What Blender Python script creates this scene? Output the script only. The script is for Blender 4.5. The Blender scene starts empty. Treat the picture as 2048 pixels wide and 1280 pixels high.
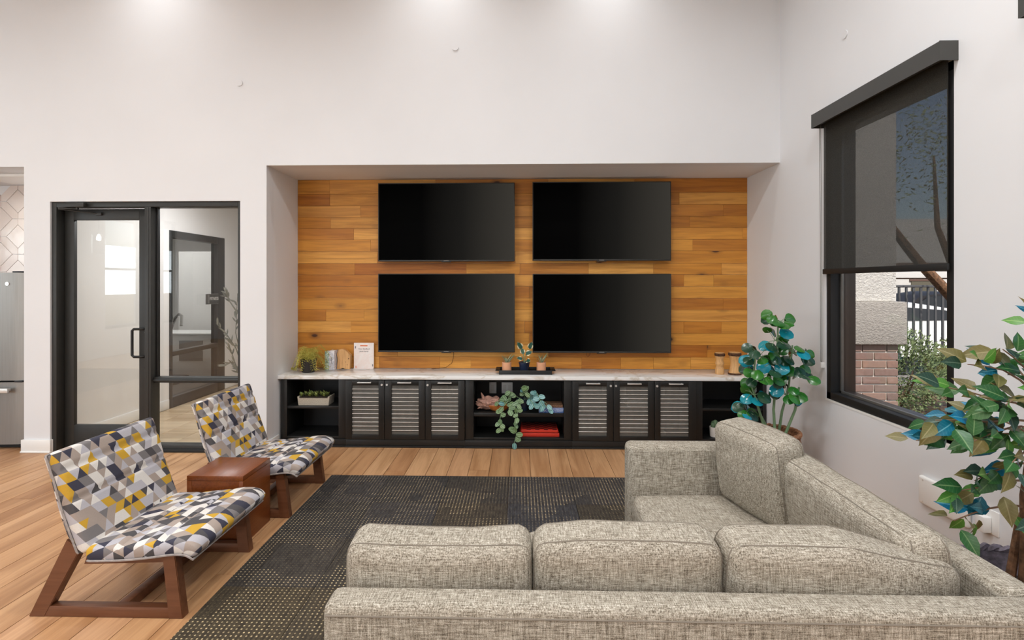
import bpy, bmesh, math, random
from mathutils import Matrix, Vector, Euler, noise as mnoise

random.seed(7)
PI = math.pi
scene = bpy.context.scene
COL = scene.collection

# ------------------------------------------------------------------ camera
cam_d = bpy.data.cameras.new('camera')
cam = bpy.data.objects.new('camera', cam_d)
COL.objects.link(cam)
cam_d.sensor_width = 36.0
cam_d.lens = 36.0 * 1040 / 2048
cam_d.shift_x = (1024 - 1014.5) / 2048
cam_d.shift_y = (567 - 640) / 2048
cam_d.clip_start = 0.05
cam_d.clip_end = 300
cam.location = (0, 0, 1.6)
cam.rotation_euler = (PI / 2, 0, math.atan(0.0245))
scene.camera = cam

# ------------------------------------------------------------------ world, sun, large lights, exposure
world = bpy.data.worlds.new('sky')
scene.world = world
world.use_nodes = True
wn = world.node_tree
sky = wn.nodes.new('ShaderNodeTexSky')
sky.sky_type = 'NISHITA'
sky.sun_disc = False
sky.sun_elevation = math.radians(52)
sky.sun_rotation = math.radians(180)
wn.links.new(sky.outputs[0], wn.nodes['Background'].inputs[0])
wn.nodes['Background'].inputs[1].default_value = 0.2

sun_d = bpy.data.lights.new('sun', 'SUN')
sun_d.energy = 5.2
sun_d.angle = math.radians(0.6)
sun_d.color = (1.0, 0.96, 0.9)
sun = bpy.data.objects.new('sun', sun_d)
COL.objects.link(sun)
sun.rotation_euler = Vector((0.0, 0.68, -0.9)).to_track_quat('-Z', 'Y').to_euler()


def area(name, loc, direction, sx, sy, power, color=(1, 1, 1), shape='RECTANGLE', spread=180):
    d = bpy.data.lights.new(name, 'AREA')
    d.shape = shape
    d.size = sx
    d.size_y = sy
    d.energy = power
    d.color = color
    d.spread = math.radians(spread)
    o = bpy.data.objects.new(name, d)
    COL.objects.link(o)
    o.location = loc
    o.rotation_euler = Vector(direction).to_track_quat('-Z', 'Z' if abs(direction[2]) < .9 else 'Y').to_euler()
    return o


# daylight standing in the window openings behind and to the left of the camera
WIN_REAR = [(-8.0, -6.4), (-5.9, -4.3)]
WIN_LEFT = [(-3.6, -2.5), (-2.3, -1.2), (-0.4, 0.9), (1.3, 2.6)]
for a, b in WIN_REAR:
    area('rear_window_daylight', ((a + b) / 2, -5.16, 1.9), (0, 1, 0), b - a, 2.6, 66, (0.86, 0.945, 1.0))
for a, b in WIN_LEFT:
    area('left_window_daylight', (-9.16, (a + b) / 2, 1.9), (1, 0, 0), b - a, 2.6, 66, (0.86, 0.945, 1.0))

vs = scene.view_settings
vs.view_transform = 'Standard'
vs.look = 'None'
vs.exposure = -0.03
vs.gamma = 1.0
vs.use_curve_mapping = False
scene.cycles.use_denoising = True
scene.cycles.max_bounces = 8
scene.cycles.transparent_max_bounces = 16
scene.cycles.sample_clamp_indirect = 6.0
scene.cycles.caustics_reflective = False
scene.cycles.caustics_refractive = False


# ------------------------------------------------------------------ materials
def lin(c):
    return tuple(((x / 255) / 12.92 if x / 255 <= .04045 else ((x / 255 + .055) / 1.055) ** 2.4) for x in c) + (1.0,)


class G:
    """small node-graph helper"""
    def __init__(self, name):
        self.m = bpy.data.materials.new(name)
        self.m.use_nodes = True
        self.t = self.m.node_tree
        self.b = self.t.nodes['Principled BSDF']

    def n(self, kind, **kw):
        nd = self.t.nodes.new('ShaderNode' + kind)
        ins = kw.pop('ins', {})
        for k, v in kw.items():
            setattr(nd, k, v)
        for k, v in ins.items():
            self.set(nd.inputs[k], v)
        return nd

    def set(self, sock, v):
        if isinstance(v, bpy.types.NodeSocket):
            self.t.links.new(v, sock)
        else:
            sock.default_value = v

    def math(self, op, a, b=0.0, c=None):
        nd = self.n('Math', operation=op)
        self.set(nd.inputs[0], a)
        self.set(nd.inputs[1], b)
        if c is not None:
            self.set(nd.inputs[2], c)
        return nd.outputs[0]

    def mapping(self, vec, scale=(1, 1, 1), loc=(0, 0, 0), rot=(0, 0, 0)):
        nd = self.n('Mapping')
        self.set(nd.inputs['Vector'], vec)
        self.set(nd.inputs['Scale'], scale)
        self.set(nd.inputs['Location'], loc)
        self.set(nd.inputs['Rotation'], rot)
        return nd.outputs[0]

    def noise(self, vec, scale=5, detail=3, rough=.5, dist=0):
        nd = self.n('TexNoise')
        self.set(nd.inputs['Vector'], vec)
        nd.inputs['Scale'].default_value = scale
        nd.inputs['Detail'].default_value = detail
        nd.inputs['Roughness'].default_value = rough
        nd.inputs['Distortion'].default_value = dist
        return nd.outputs['Fac']

    def ramp(self, fac, stops, interp='LINEAR'):
        nd = self.n('ValToRGB')
        cr = nd.color_ramp
        cr.interpolation = interp
        while len(cr.elements) < len(stops):
            cr.elements.new(0.5)
        while len(cr.elements) > len(stops):
            cr.elements.remove(cr.elements[-1])
        for e, (p, c) in zip(cr.elements, stops):
            e.position = p
            e.color = c if len(c) == 4 else lin(c)
        self.set(nd.inputs[0], fac)
        return nd.outputs[0]

    def mix(self, fac, a, b, blend='MIX'):
        nd = self.n('Mix', data_type='RGBA', blend_type=blend)
        self.set(nd.inputs[0], fac)
        self.set(nd.inputs[6], a)
        self.set(nd.inputs[7], b)
        return nd.outputs[2]

    def bump(self, h, strength=.3, dist=.01):
        nd = self.n('Bump')
        nd.inputs['Strength'].default_value = strength
        nd.inputs['Distance'].default_value = dist
        self.set(nd.inputs['Height'], h)
        self.t.links.new(nd.outputs[0], self.b.inputs['Normal'])

    def out(self, color=None, rough=None, metal=None, spec=None):
        for k, v in (('Base Color', color), ('Roughness', rough), ('Metallic', metal), ('Specular IOR Level', spec)):
            if v is not None:
                self.set(self.b.inputs[k], v)
        return self.m


def plain(name, rgb, rough=.5, metal=0.0, spec=.5, var=.06, scale=18, bump=0.0):
    """a solid tone with faint procedural unevenness"""
    g = G(name)
    pos = g.n('TexCoord').outputs['Object']
    f = g.noise(pos, scale, 3)
    c = lin(rgb)
    lo = tuple(x * (1 - var) for x in c[:3]) + (1,)
    hi = tuple(min(1, x * (1 + var)) for x in c[:3]) + (1,)
    col = g.ramp(f, [(.3, lo), (.7, hi)])
    if bump:
        g.bump(g.noise(pos, scale * 6, 3), bump, .004)
    return g.out(col, rough, metal, spec)


def wood(name, tones, axis=0, rough=.45, grain=1.0, knots=0.0, rnd=True, fine=.25):
    """grain along one axis, tone picked per object"""
    g = G(name)
    pos = g.n('NewGeometry').outputs['Position']
    oi = g.n('ObjectInfo').outputs['Random']
    off = g.n('CombineXYZ')
    for k, mul in ((0, 37.0), (1, 11.0), (2, 23.0)):
        g.set(off.inputs[k], g.math('MULTIPLY', oi, mul if rnd else 0.0))
    va = g.n('VectorMath', operation='ADD')
    g.set(va.inputs[0], pos)
    g.set(va.inputs[1], off.outputs[0])
    sc = [14 * grain] * 3
    sc[axis] = 1.1 * grain
    v1 = g.mapping(va.outputs[0], tuple(sc))
    n1 = g.noise(v1, 1.0, 5, .6, .9)
    sc2 = [90.0] * 3
    sc2[axis] = 3.0
    n2 = g.noise(g.mapping(va.outputs[0], tuple(sc2)), 1.0, 3, .6)
    base = g.ramp(oi if rnd else n1, [(i / max(1, len(tones) - 1), t) for i, t in enumerate(tones)])
    dark = g.mix(1.0, base, (.56, .46, .36, 1), 'MULTIPLY')
    c = g.mix(g.ramp(n1, [(.42, (0, 0, 0, 1)), (.68, (.8, .8, .8, 1))]), base, dark)
    c = g.mix(g.math('MULTIPLY', g.ramp(n2, [(.46, (0, 0, 0, 1)), (.64, (1, 1, 1, 1))]), fine), c, dark)
    if knots:
        vk = [4.0, 4.0, 4.0]
        vk[axis] = 2.2
        vor = g.n('TexVoronoi')
        g.set(vor.inputs['Vector'], g.mapping(va.outputs[0], tuple(vk)))
        vor.inputs['Scale'].default_value = 1.0
        k = g.ramp(g.math('ADD', vor.outputs['Distance'], g.math('MULTIPLY', n1, .05)),
                   [(.10, (1, 1, 1, 1)), (.13, (.4, .4, .4, 1)), (.22, (0, 0, 0, 1))])
        pick = g.math('GREATER_THAN', g.n('SeparateColor', ins={0: vor.outputs['Color']}).outputs[0], 1 - knots)
        c = g.mix(g.math('MULTIPLY', k, pick), c, lin((78, 40, 16)))
    g.bump(n2, .12, .002)
    return g.out(c, rough)


M = {}
M['wall'] = plain('wall_paint', (226, 227, 229), .75, var=.012, scale=2, bump=.02)
M['niche'] = plain('niche_paint', (230, 231, 233), .75, var=.012, scale=2)
M['ceiling'] = plain('ceiling_paint', (236, 234, 230), .8, var=.01)
M['trim'] = plain('trim_paint', (238, 237, 233), .4, var=.01)
M['floor_wood'] = wood('oak_floor', [(196, 148, 104), (205, 160, 116), (186, 138, 96), (210, 166, 122), (198, 150, 112)], 1, .42, .7, .10, fine=.2)
M['subfloor'] = plain('floor_joint', (92, 62, 42), .8)
M['wall_wood'] = wood('alder_panel', [(206, 138, 48), (222, 158, 66), (190, 120, 36), (232, 170, 82), (212, 148, 58), (180, 108, 30)], 0, .5, 1.0, .8)
M['chair_wood'] = wood('walnut_frame', [(104, 64, 42), (124, 80, 54)], 0, .4, 1.4, rnd=False)
M['table_wood'] = wood('cherry_veneer', [(92, 44, 16), (132, 70, 28), (164, 94, 44)], 1, .34, 1.0, rnd=False, fine=.6)
M['light_wood'] = wood('turned_wood', [(214, 164, 106), (232, 186, 130)], 2, .5, 2.0, rnd=False)
M['bark'] = plain('bark', (122, 88, 62), .85, var=.5, scale=40, bump=.5)
M['dark_bark'] = plain('dark_bark', (82, 52, 30), .85, var=.5, scale=60, bump=.5)
M['black'] = plain('black_laminate', (24, 24, 23), .42, var=.08, scale=60)
M['black_in'] = plain('black_interior', (21, 21, 22), .55, var=.08)
M['frame'] = plain('black_aluminium', (46, 46, 44), .45, .0, .4, var=.04)
M['frame_dark'] = plain('dark_gasket', (20, 20, 20), .6)
M['valance'] = plain('charcoal_fascia', (62, 62, 60), .5, var=.03)
M['chrome'] = plain('brushed_nickel', (226, 225, 222), .3, .55, var=.03)
M['mesh_wire'] = plain('mesh_wire', (126, 124, 118), .5, .2)
M['bright_wire'] = plain('bright_wire', (228, 225, 218), .35, .3)
M['alu'] = plain('grey_aluminium', (122, 120, 116), .4, .6)
M['white'] = plain('white_plastic', (238, 237, 234), .35, var=.01)
M['white_m'] = plain('white_laminate', (226, 223, 218), .5, var=.02)
M['grey'] = plain('mid_grey', (120, 118, 115), .6)
M['tvbody'] = plain('tv_plastic', (18, 18, 18), .4)
M['bronze'] = plain('bronze_trim', (70, 58, 50), .4)
M['peach'] = plain('peach_ceramic', (236, 172, 132), .6, var=.04)
M['navy'] = plain('navy_ceramic', (26, 40, 66), .35)
M['blackpot'] = plain('black_pot', (40, 34, 32), .6)
M['stone'] = plain('stone_planter', (182, 172, 156), .85, var=.2, scale=120, bump=.3)
M['potwhite'] = plain('white_pot', (222, 216, 208), .55)
M['soil'] = plain('soil', (46, 36, 28), .95, var=.4, scale=120)
M['wicker'] = plain('wicker', (150, 104, 72), .75, var=.35, scale=60, bump=.4)
M['wicker_grey'] = plain('wicker_grey', (120, 112, 122), .75, var=.35, scale=60, bump=.4)
M['stem'] = plain('green_stem', (120, 150, 110), .6, var=.15)
M['twig'] = plain('brown_twig', (134, 106, 84), .7, var=.2)
M['red'] = plain('red_lacquer', (206, 56, 40), .4, var=.05)
M['darkred'] = plain('dark_red_square', (96, 22, 18), .45)
M['paper'] = plain('book_paper', (232, 226, 214), .8, var=.03)
M['drift'] = plain('driftwood', (172, 132, 116), .85, var=.35, scale=50, bump=.5)
M['burl'] = plain('burl_wood', (206, 126, 62), .45, var=.3, scale=30)
M['cactus'] = plain('cactus_green', (92, 118, 86), .65, var=.2)
M['orange'] = plain('orange_print', (228, 128, 84), .6)
M['ink'] = plain('dark_ink', (96, 92, 98), .6)
M['signwhite'] = plain('sign_lettering', (232, 230, 226), .5)
M['tubechrome'] = plain('chrome_tube', (196, 196, 194), .2, .9)
M['rubber'] = plain('gym_floor', (104, 100, 96), .85, var=.15, scale=90)
M['asphalt'] = plain('asphalt', (128, 122, 116), .95, var=.15, scale=40)
M['dirt'] = plain('bark_mulch', (108, 80, 60), .95, var=.4, scale=30, bump=.5)
M['steel_fence'] = plain('fence_paint', (84, 82, 82), .5)
M['brownbeam'] = plain('brown_beam', (104, 78, 66), .7)
M['carwhite'] = plain('white_car_paint', (232, 228, 222), .2, var=.01)
M['carblack'] = plain('black_car_paint', (34, 28, 26), .55, var=.01)
M['tyre'] = plain('tyre', (30, 30, 30), .85)
M['olive_door'] = plain('olive_door', (104, 98, 82), .6)
M['mortar'] = plain('mortar', (208, 200, 188), .95, var=.08, scale=60)
M['hallwall'] = plain('hall_paint', (232, 229, 225), .75, var=.012, scale=2)
M['grout'] = plain('grout', (176, 152, 116), .9)
M['dark_steel'] = plain('dark_steel', (48, 48, 50), .4, .5)


def m_marble():
    g = G('marble_quartz')
    pos = g.n('TexCoord').outputs['Object']
    w = g.noise(g.mapping(pos, (1.0, 2.2, 2.2), rot=(0, 0, .5)), 1.5, 5, .55, 1.3)
    v = g.math('ABSOLUTE', g.math('SUBTRACT', w, .5))
    c = g.ramp(v, [(.0, (214, 206, 194)), (.015, (230, 225, 217)), (.04, (244, 243, 240)), (1, (247, 246, 244))])
    return g.out(c, .13)


def m_brushed(name, rgb, axis_scale=(3, 3, 300)):
    g = G(name)
    pos = g.n('TexCoord').outputs['Object']
    n = g.noise(g.mapping(pos, axis_scale), 1.0, 2)
    c = lin(rgb)
    col = g.ramp(n, [(.3, tuple(x * .88 for x in c[:3]) + (1,)), (.7, c)])
    g.bump(n, .03, .001)
    return g.out(col, .42, .85)


def m_glass(name, tint=(1, 1, 1, 1), f0=.045, gain=1.0):
    """clear pane: transparent, with a mirror share that grows towards grazing angles"""
    g = G(name)
    lw = g.n('LayerWeight')
    lw.inputs['Blend'].default_value = .5
    f5 = g.math('POWER', lw.outputs['Facing'], 5.0)
    fac = g.math('MINIMUM', g.math('MULTIPLY', g.math('ADD', f0, g.math('MULTIPLY', f5, 1 - f0)), gain), 1.0)
    tr = g.n('BsdfTransparent')
    tr.inputs[0].default_value = tint
    gl = g.n('BsdfGlossy')
    gl.inputs['Roughness'].default_value = .01
    mx = g.n('MixShader')
    g.set(mx.inputs[0], fac)
    g.t.links.new(tr.outputs[0], mx.inputs[1])
    g.t.links.new(gl.outputs[0], mx.inputs[2])
    g.t.links.new(mx.outputs[0], g.t.nodes['Material Output'].inputs[0])
    return g.m


def m_blind():
    g = G('blind_fabric')
    pos = g.n('TexCoord').outputs['Object']
    n = g.noise(g.mapping(pos, (1, 260, 260)), 1.0, 2)
    col = g.ramp(n, [(.3, (62, 61, 57)), (.7, (80, 78, 73))])
    d = g.n('BsdfDiffuse')
    g.set(d.inputs[0], col)
    tl = g.n('BsdfTranslucent')
    g.set(tl.inputs[0], col)
    a = g.n('MixShader')
    a.inputs[0].default_value = .35
    g.t.links.new(d.outputs[0], a.inputs[1])
    g.t.links.new(tl.outputs[0], a.inputs[2])
    tr = g.n('BsdfTransparent')
    mx = g.n('MixShader')
    mx.inputs[0].default_value = .10
    g.t.links.new(a.outputs[0], mx.inputs[1])
    g.t.links.new(tr.outputs[0], mx.inputs[2])
    g.t.links.new(mx.outputs[0], g.t.nodes['Material Output'].inputs[0])
    return g.m


def m_sofa():
    g = G('tweed_upholstery')
    pos = g.n('TexCoord').outputs['Object']
    a = g.noise(g.mapping(pos, (26, 330, 330)), 1, 2, .6)
    b = g.noise(g.mapping(pos, (330, 330, 26)), 1, 2, .6)
    c = g.noise(g.mapping(pos, (330, 26, 330)), 1, 2, .6)
    big = g.noise(pos, 9, 3)
    s = g.math('ADD', g.math('ADD', a, b), c)
    s = g.math('ADD', g.math('MULTIPLY', s, .3333), g.math('MULTIPLY', g.math('SUBTRACT', big, .5), .035))
    col = g.ramp(s, [(.40, (98, 90, 78)), (.47, (146, 138, 124)), (.54, (174, 167, 153)), (.62, (212, 206, 194))])
    g.bump(s, .55, .004)
    return g.out(col, .95, spec=.15)


def m_carpet():
    g = G('carpet_pile')
    pos = g.n('NewGeometry').outputs['Position']
    oi = g.n('ObjectInfo').outputs['Random']
    sep = g.n('SeparateXYZ', ins={0: pos})
    P = .0235
    fx = g.math('SUBTRACT', g.math('FRACT', g.math('MULTIPLY', sep.outputs[0], 1 / P)), .5)
    fy = g.math('SUBTRACT', g.math('FRACT', g.math('MULTIPLY', sep.outputs[1], 1 / P)), .5)
    r = g.math('SQRT', g.math('ADD', g.math('MULTIPLY', fx, fx), g.math('MULTIPLY', g.math('MULTIPLY', fy, fy), .7)))
    dot = g.ramp(r, [(.12, (1, 1, 1, 1)), (.21, (0, 0, 0, 1))])
    cell = g.n('CombineXYZ', ins={0: g.math('FLOOR', g.math('MULTIPLY', sep.outputs[0], 1 / P)),
                                  1: g.math('FLOOR', g.math('MULTIPLY', sep.outputs[1], 1 / P))}).outputs[0]
    wn_ = g.n('TexWhiteNoise', noise_dimensions='3D', ins={'Vector': cell}).outputs['Value']
    patch = g.noise(g.mapping(pos, (3.2, 1.6, 1)), 1.0, 2, .6)
    vo = g.n('TexVoronoi', distance='CHEBYCHEV')
    g.set(vo.inputs['Vector'], g.mapping(pos, (3.6, 3.0, 1)))
    vo.inputs['Scale'].default_value = 1
    blk = g.n('SeparateColor', ins={0: vo.outputs['Color']}).outputs[0]
    amt = g.ramp(g.math('ADD', g.math('MULTIPLY', blk, .55), g.math('MULTIPLY', patch, .5)), [(.34, (.1, .1, .1, 1)), (.66, (1, 1, 1, 1))])
    dotv = g.math('MULTIPLY', dot, g.math('MULTIPLY', amt, g.math('ADD', g.math('MULTIPLY', wn_, .6), .4)))
    pile = g.noise(pos, 420, 2)
    base = g.ramp(oi, [(0, (86, 78, 68)), (.35, (72, 71, 71)), (.65, (92, 82, 66)), (1, (76, 76, 80))])
    streak = g.noise(g.mapping(pos, (90, 14, 1)), 1, 3)
    base = g.mix(g.ramp(streak, [(.35, (0, 0, 0, 1)), (.65, (.6, .6, .6, 1))]), base, lin((36, 34, 33)))
    base = g.mix(g.ramp(pile, [(.4, (0, 0, 0, 1)), (.7, (.5, .5, .5, 1))]), base, lin((24, 23, 22)))
    col = g.mix(dotv, base, lin((226, 204, 160)))
    g.bump(pile, .5, .004)
    return g.out(col, .95, spec=.1)


def m_geo():
    g = G('geometric_print_fabric')
    uv = g.n('TexCoord').outputs['UV']
    sep = g.n('SeparateXYZ', ins={0: uv})
    L = .056
    q = g.math('MULTIPLY', sep.outputs[1], 1 / (L * .866))
    p = g.math('SUBTRACT', g.math('MULTIPLY', sep.outputs[0], 1 / L), g.math('MULTIPLY', q, .5))
    i, j = g.math('FLOOR', p), g.math('FLOOR', q)
    fi, fj = g.math('FRACT', p), g.math('FRACT', q)
    t = g.math('GREATER_THAN', g.math('ADD', fi, fj), 1.0)
    cell = g.n('CombineXYZ', ins={0: i, 1: j, 2: 5.5}).outputs[0]
    split = g.math('LESS_THAN', g.n('TexWhiteNoise', noise_dimensions='3D', ins={'Vector': cell}).outputs['Value'], .62)
    key = g.n('CombineXYZ', ins={0: i, 1: j, 2: g.math('MULTIPLY', t, split)}).outputs[0]
    w = g.n('TexWhiteNoise', noise_dimensions='3D', ins={'Vector': key}).outputs['Value']
    col = g.ramp(w, [(0, (228, 224, 218)), (.17, (190, 188, 194)), (.36, (172, 158, 148)), (.54, (128, 124, 124)),
                     (.68, (84, 82, 84)), (.80, (66, 66, 80)), (.90, (206, 164, 58))], 'CONSTANT')
    pos = g.n('TexCoord').outputs['Object']
    wv = g.noise(pos, 600, 2)
    col = g.mix(g.ramp(wv, [(.4, (0, 0, 0, 1)), (.7, (.18, .18, .18, 1))]), col, (.1, .1, .1, 1))
    g.bump(wv, .15, .002)
    return g.out(col, .9, spec=.15)


def m_leaf(name, a, b, rough=.4, margin=None, stripe=None, vein=None):
    """u runs across the blade (-1..1), v along it"""
    g = G(name)
    uv = g.n('TexCoord').outputs['UV']
    oi = g.n('ObjectInfo').outputs['Random']
    sep = g.n('SeparateXYZ', ins={0: uv})
    au = g.math('ABSOLUTE', sep.outputs[0])
    n = g.noise(g.n('TexCoord').outputs['Object'], 25, 3)
    col = g.mix(g.math('ADD', g.math('MULTIPLY', oi, .7), g.math('MULTIPLY', n, .3)), lin(a), lin(b))
    if stripe:
        s = g.math('SINE', g.math('MULTIPLY', au, 11.0))
        col = g.mix(g.ramp(s, [(.3, (0, 0, 0, 1)), (.7, (.7, .7, .7, 1))]), col, lin(stripe))
    if vein:
        mid = g.ramp(au, [(.03, (1, 1, 1, 1)), (.09, (0, 0, 0, 1))])
        rib = g.math('SINE', g.math('MULTIPLY', g.math('SUBTRACT', sep.outputs[1], g.math('MULTIPLY', au, .22)), 48.0))
        f = g.math('MAXIMUM', mid, g.math('MULTIPLY', g.ramp(rib, [(.86, (0, 0, 0, 1)), (1, (1, 1, 1, 1))]), .3))
        col = g.mix(g.math('MULTIPLY', f, .6), col, lin(vein))
    if margin:
        col = g.mix(g.ramp(g.math('ADD', au, g.math('MULTIPLY', n, .25)), [(.62, (0, 0, 0, 1)), (.78, (1, 1, 1, 1))]), col, lin(margin))
    return g.out(col, rough)


def m_stucco(name, rgb):
    g = G(name)
    pos = g.n('TexCoord').outputs['Object']
    n = g.noise(g.mapping(pos, (1, 1, 1.6)), 42, 4, .6, .8)
    c = lin(rgb)
    col = g.ramp(n, [(.3, tuple(x * .8 for x in c[:3]) + (1,)), (.6, c)])
    g.bump(n, .9, .02)
    return g.out(col, .95)


def m_brick():
    g = G('brick_clay')
    oi = g.n('ObjectInfo').outputs['Random']
    pos = g.n('TexCoord').outputs['Object']
    n = g.noise(pos, 30, 3)
    col = g.ramp(oi, [(0, (128, 96, 84)), (.4, (112, 88, 82)), (.7, (140, 108, 92)), (1, (118, 100, 92))])
    col = g.mix(g.math('MULTIPLY', n, .35), col, lin((170, 150, 138)))
    g.bump(n, .3, .004)
    return g.out(col, .9)


def m_screen():
    """panel showing a dark picture that fades from black to charcoal"""
    g = G('tv_screen')
    pos = g.n('TexCoord').outputs['Object']
    sep = g.n('SeparateXYZ', ins={0: pos})
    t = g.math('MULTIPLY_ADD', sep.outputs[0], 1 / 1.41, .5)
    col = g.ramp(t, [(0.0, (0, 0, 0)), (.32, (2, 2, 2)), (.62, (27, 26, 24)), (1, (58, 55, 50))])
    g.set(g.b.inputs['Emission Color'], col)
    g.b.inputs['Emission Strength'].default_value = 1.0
    return g.out(lin((1, 1, 1)), .45, 0, .02)


def m_emit(name, color, strength):
    g = G(name)
    g.b.inputs['Emission Color'].default_value = color
    g.b.inputs['Emission Strength'].default_value = strength
    return g.out((.8, .8, .8, 1), .5)


def m_pink_tile():
    g = G('glazed_tile')
    oi = g.n('ObjectInfo').outputs['Random']
    n = g.noise(g.n('NewGeometry').outputs['Position'], 9, 3)
    col = g.ramp(oi, [(0, (216, 202, 194)), (.5, (226, 216, 210)), (1, (208, 192, 184))])
    g.bump(n, .15, .01)
    return g.out(col, .12)


def m_book(name, a, b, scale=30):
    g = G(name)
    n = g.noise(g.n('TexCoord').outputs['Object'], scale, 3, .6, 1.0)
    col = g.ramp(n, [(.42, a), (.5, b), (.6, a)])
    return g.out(col, .4)


M['marble'] = m_marble()
M['steel'] = m_brushed('stainless_steel', (150, 147, 143), (240, 240, 3))
M['glass'] = m_glass('clear_glass')
M['glass_door'] = m_glass('door_glass', (.97, .97, .96, 1), .06)
M['glass_fit'] = m_glass('fitness_glass', (.82, .82, .8, 1))
M['blind'] = m_blind()
M['sofa'] = m_sofa()
M['carpet'] = m_carpet()
M['geo'] = m_geo()
M['stucco'] = m_stucco('white_stucco', (238, 232, 222))
M['stucco_grey'] = m_stucco('grey_stucco', (176, 168, 158))
M['brick'] = m_brick()
M['screen'] = m_screen()
M['lamp'] = m_emit('downlight_lens', (1, .95, .88, 1), 9)
M['bulb'] = m_emit('bulb', (1, .9, .75, 1), 25)
M['dayglass'] = m_emit('bright_sky_pane', (.93, .97, 1, 1), 2.2)
M['tile_pink'] = m_pink_tile()
M['hall_tile'] = wood('hall_tile', [(206, 184, 150), (214, 194, 162), (198, 176, 142)], 0, .35, .3, fine=.05)
M['pipe_fab'] = plain('upholstery_seam', (132, 124, 112), .9)
M['chair_pipe'] = plain('chair_piping', (158, 150, 146), .9, var=.2, scale=60)
M['chair_under'] = plain('chair_underside', (46, 46, 54), .9)
M['ficus1'] = m_leaf('ficus_leaf_green', (22, 78, 40), (58, 104, 44), .38, vein=(130, 160, 110))
M['ficus2'] = m_leaf('ficus_leaf_olive', (92, 96, 52), (122, 108, 60), .45, vein=(160, 150, 110))
M['ficus3'] = m_leaf('ficus_leaf_blue_lit', (10, 92, 96), (24, 124, 170), .3, vein=(120, 190, 200))  # blue skylight painted into the leaf and vein colours
M['ficus4'] = m_leaf('ficus_leaf_bright', (48, 126, 48), (96, 140, 52), .4, vein=(160, 190, 110))
M['ficus5'] = m_leaf('ficus_leaf_dark', (26, 58, 44), (52, 80, 66), .4, vein=(120, 140, 120))
M['pilea1'] = m_leaf('round_leaf_green', (20, 92, 34), (62, 122, 40), .22)
M['pilea2'] = m_leaf('round_leaf_blue_lit', (16, 122, 128), (40, 160, 186), .15)  # green leaf with the sky's blue light put into its colour
M['pilea3'] = m_leaf('round_leaf_dark', (20, 56, 40), (40, 78, 52), .22)
M['fern'] = m_leaf('fern_green', (156, 148, 44), (206, 198, 104), .6)
M['aloe'] = m_leaf('aloe_leaf', (110, 138, 110), (146, 160, 122), .5, margin=(196, 200, 170))
M['aloe2'] = m_leaf('aloe_leaf_tan', (150, 136, 92), (170, 150, 104), .5, margin=(206, 188, 140))
M['varieg'] = m_leaf('variegated_leaf', (34, 84, 74), (60, 100, 80), .4, margin=(232, 214, 176))
M['trail'] = m_leaf('trailing_leaf', (60, 98, 56), (98, 126, 64), .4, stripe=(150, 176, 140))
M['trail2'] = m_leaf('trailing_leaf_blue_lit', (50, 112, 112), (96, 150, 150), .35, stripe=(160, 200, 196))  # leaf colour carries a painted blue light cast
M['succ'] = m_leaf('succulent_leaf', (104, 134, 70), (164, 168, 92), .5)
M['olive'] = m_leaf('olive_leaf', (84, 86, 76), (132, 132, 118), .6)
M['shrub'] = m_leaf('shrub_leaf', (96, 112, 66), (158, 168, 118), .7)
M['book_green'] = m_book('green_cover', (206, 222, 210), (70, 120, 84))
M['book_white'] = m_book('pale_cover', (232, 228, 232), (190, 190, 200), 14)
M['book_blue'] = m_book('blue_cover', (70, 108, 176), (168, 178, 204), 22)
M['book_brown'] = m_book('photo_cover', (96, 72, 56), (150, 112, 84), 40)
M['card'] = m_book('sign_card', (240, 232, 228), (238, 224, 218), 8)


# ------------------------------------------------------------------ mesh helpers
def box(bm, c, s, bevel=0.0, seg=2, rot=None):
    m = Matrix.Translation(c)
    if rot is not None:
        m = m @ rot.to_4x4()
    r = bmesh.ops.create_cube(bm, size=1.0, matrix=m @ Matrix.Diagonal((s[0], s[1], s[2], 1)))
    if bevel > 0:
        es = list({e for v in r['verts'] for e in v.link_edges})
        bmesh.ops.bevel(bm, geom=es, offset=min(bevel, .49 * min(s)), segments=seg, affect='EDGES', profile=.5)


def b2(bm, lo, hi, bevel=0.0, seg=2):
    box(bm, [(a + b) / 2 for a, b in zip(lo, hi)], [abs(b - a) for a, b in zip(lo, hi)], bevel, seg)


def tube(bm, pts, r, n=8, closed=False, caps=True):
    pts = [Vector(p) for p in pts]
    N = len(pts)
    rs = r if isinstance(r, (list, tuple)) else [r] * N
    rings = []
    prev = None
    for i, p in enumerate(pts):
        if closed:
            t = (pts[(i + 1) % N] - pts[i - 1]).normalized()
        else:
            t = (pts[min(i + 1, N - 1)] - pts[max(i - 1, 0)]).normalized()
        if prev is None:
            u = t.orthogonal().normalized()
        else:
            u = (prev - t * prev.dot(t))
            u = u.normalized() if u.length > 1e-6 else t.orthogonal().normalized()
        prev = u
        w = t.cross(u)
        rings.append([bm.verts.new(p + (u * math.cos(k * 2 * PI / n) + w * math.sin(k * 2 * PI / n)) * rs[i]) for k in range(n)])
    for i in range(N if closed else N - 1):
        a, b = rings[i], rings[(i + 1) % N]
        for k in range(n):
            bm.faces.new((a[k], a[(k + 1) % n], b[(k + 1) % n], b[k]))
    if caps and not closed:
        bm.faces.new(rings[0][::-1])
        bm.faces.new(rings[-1])


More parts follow.
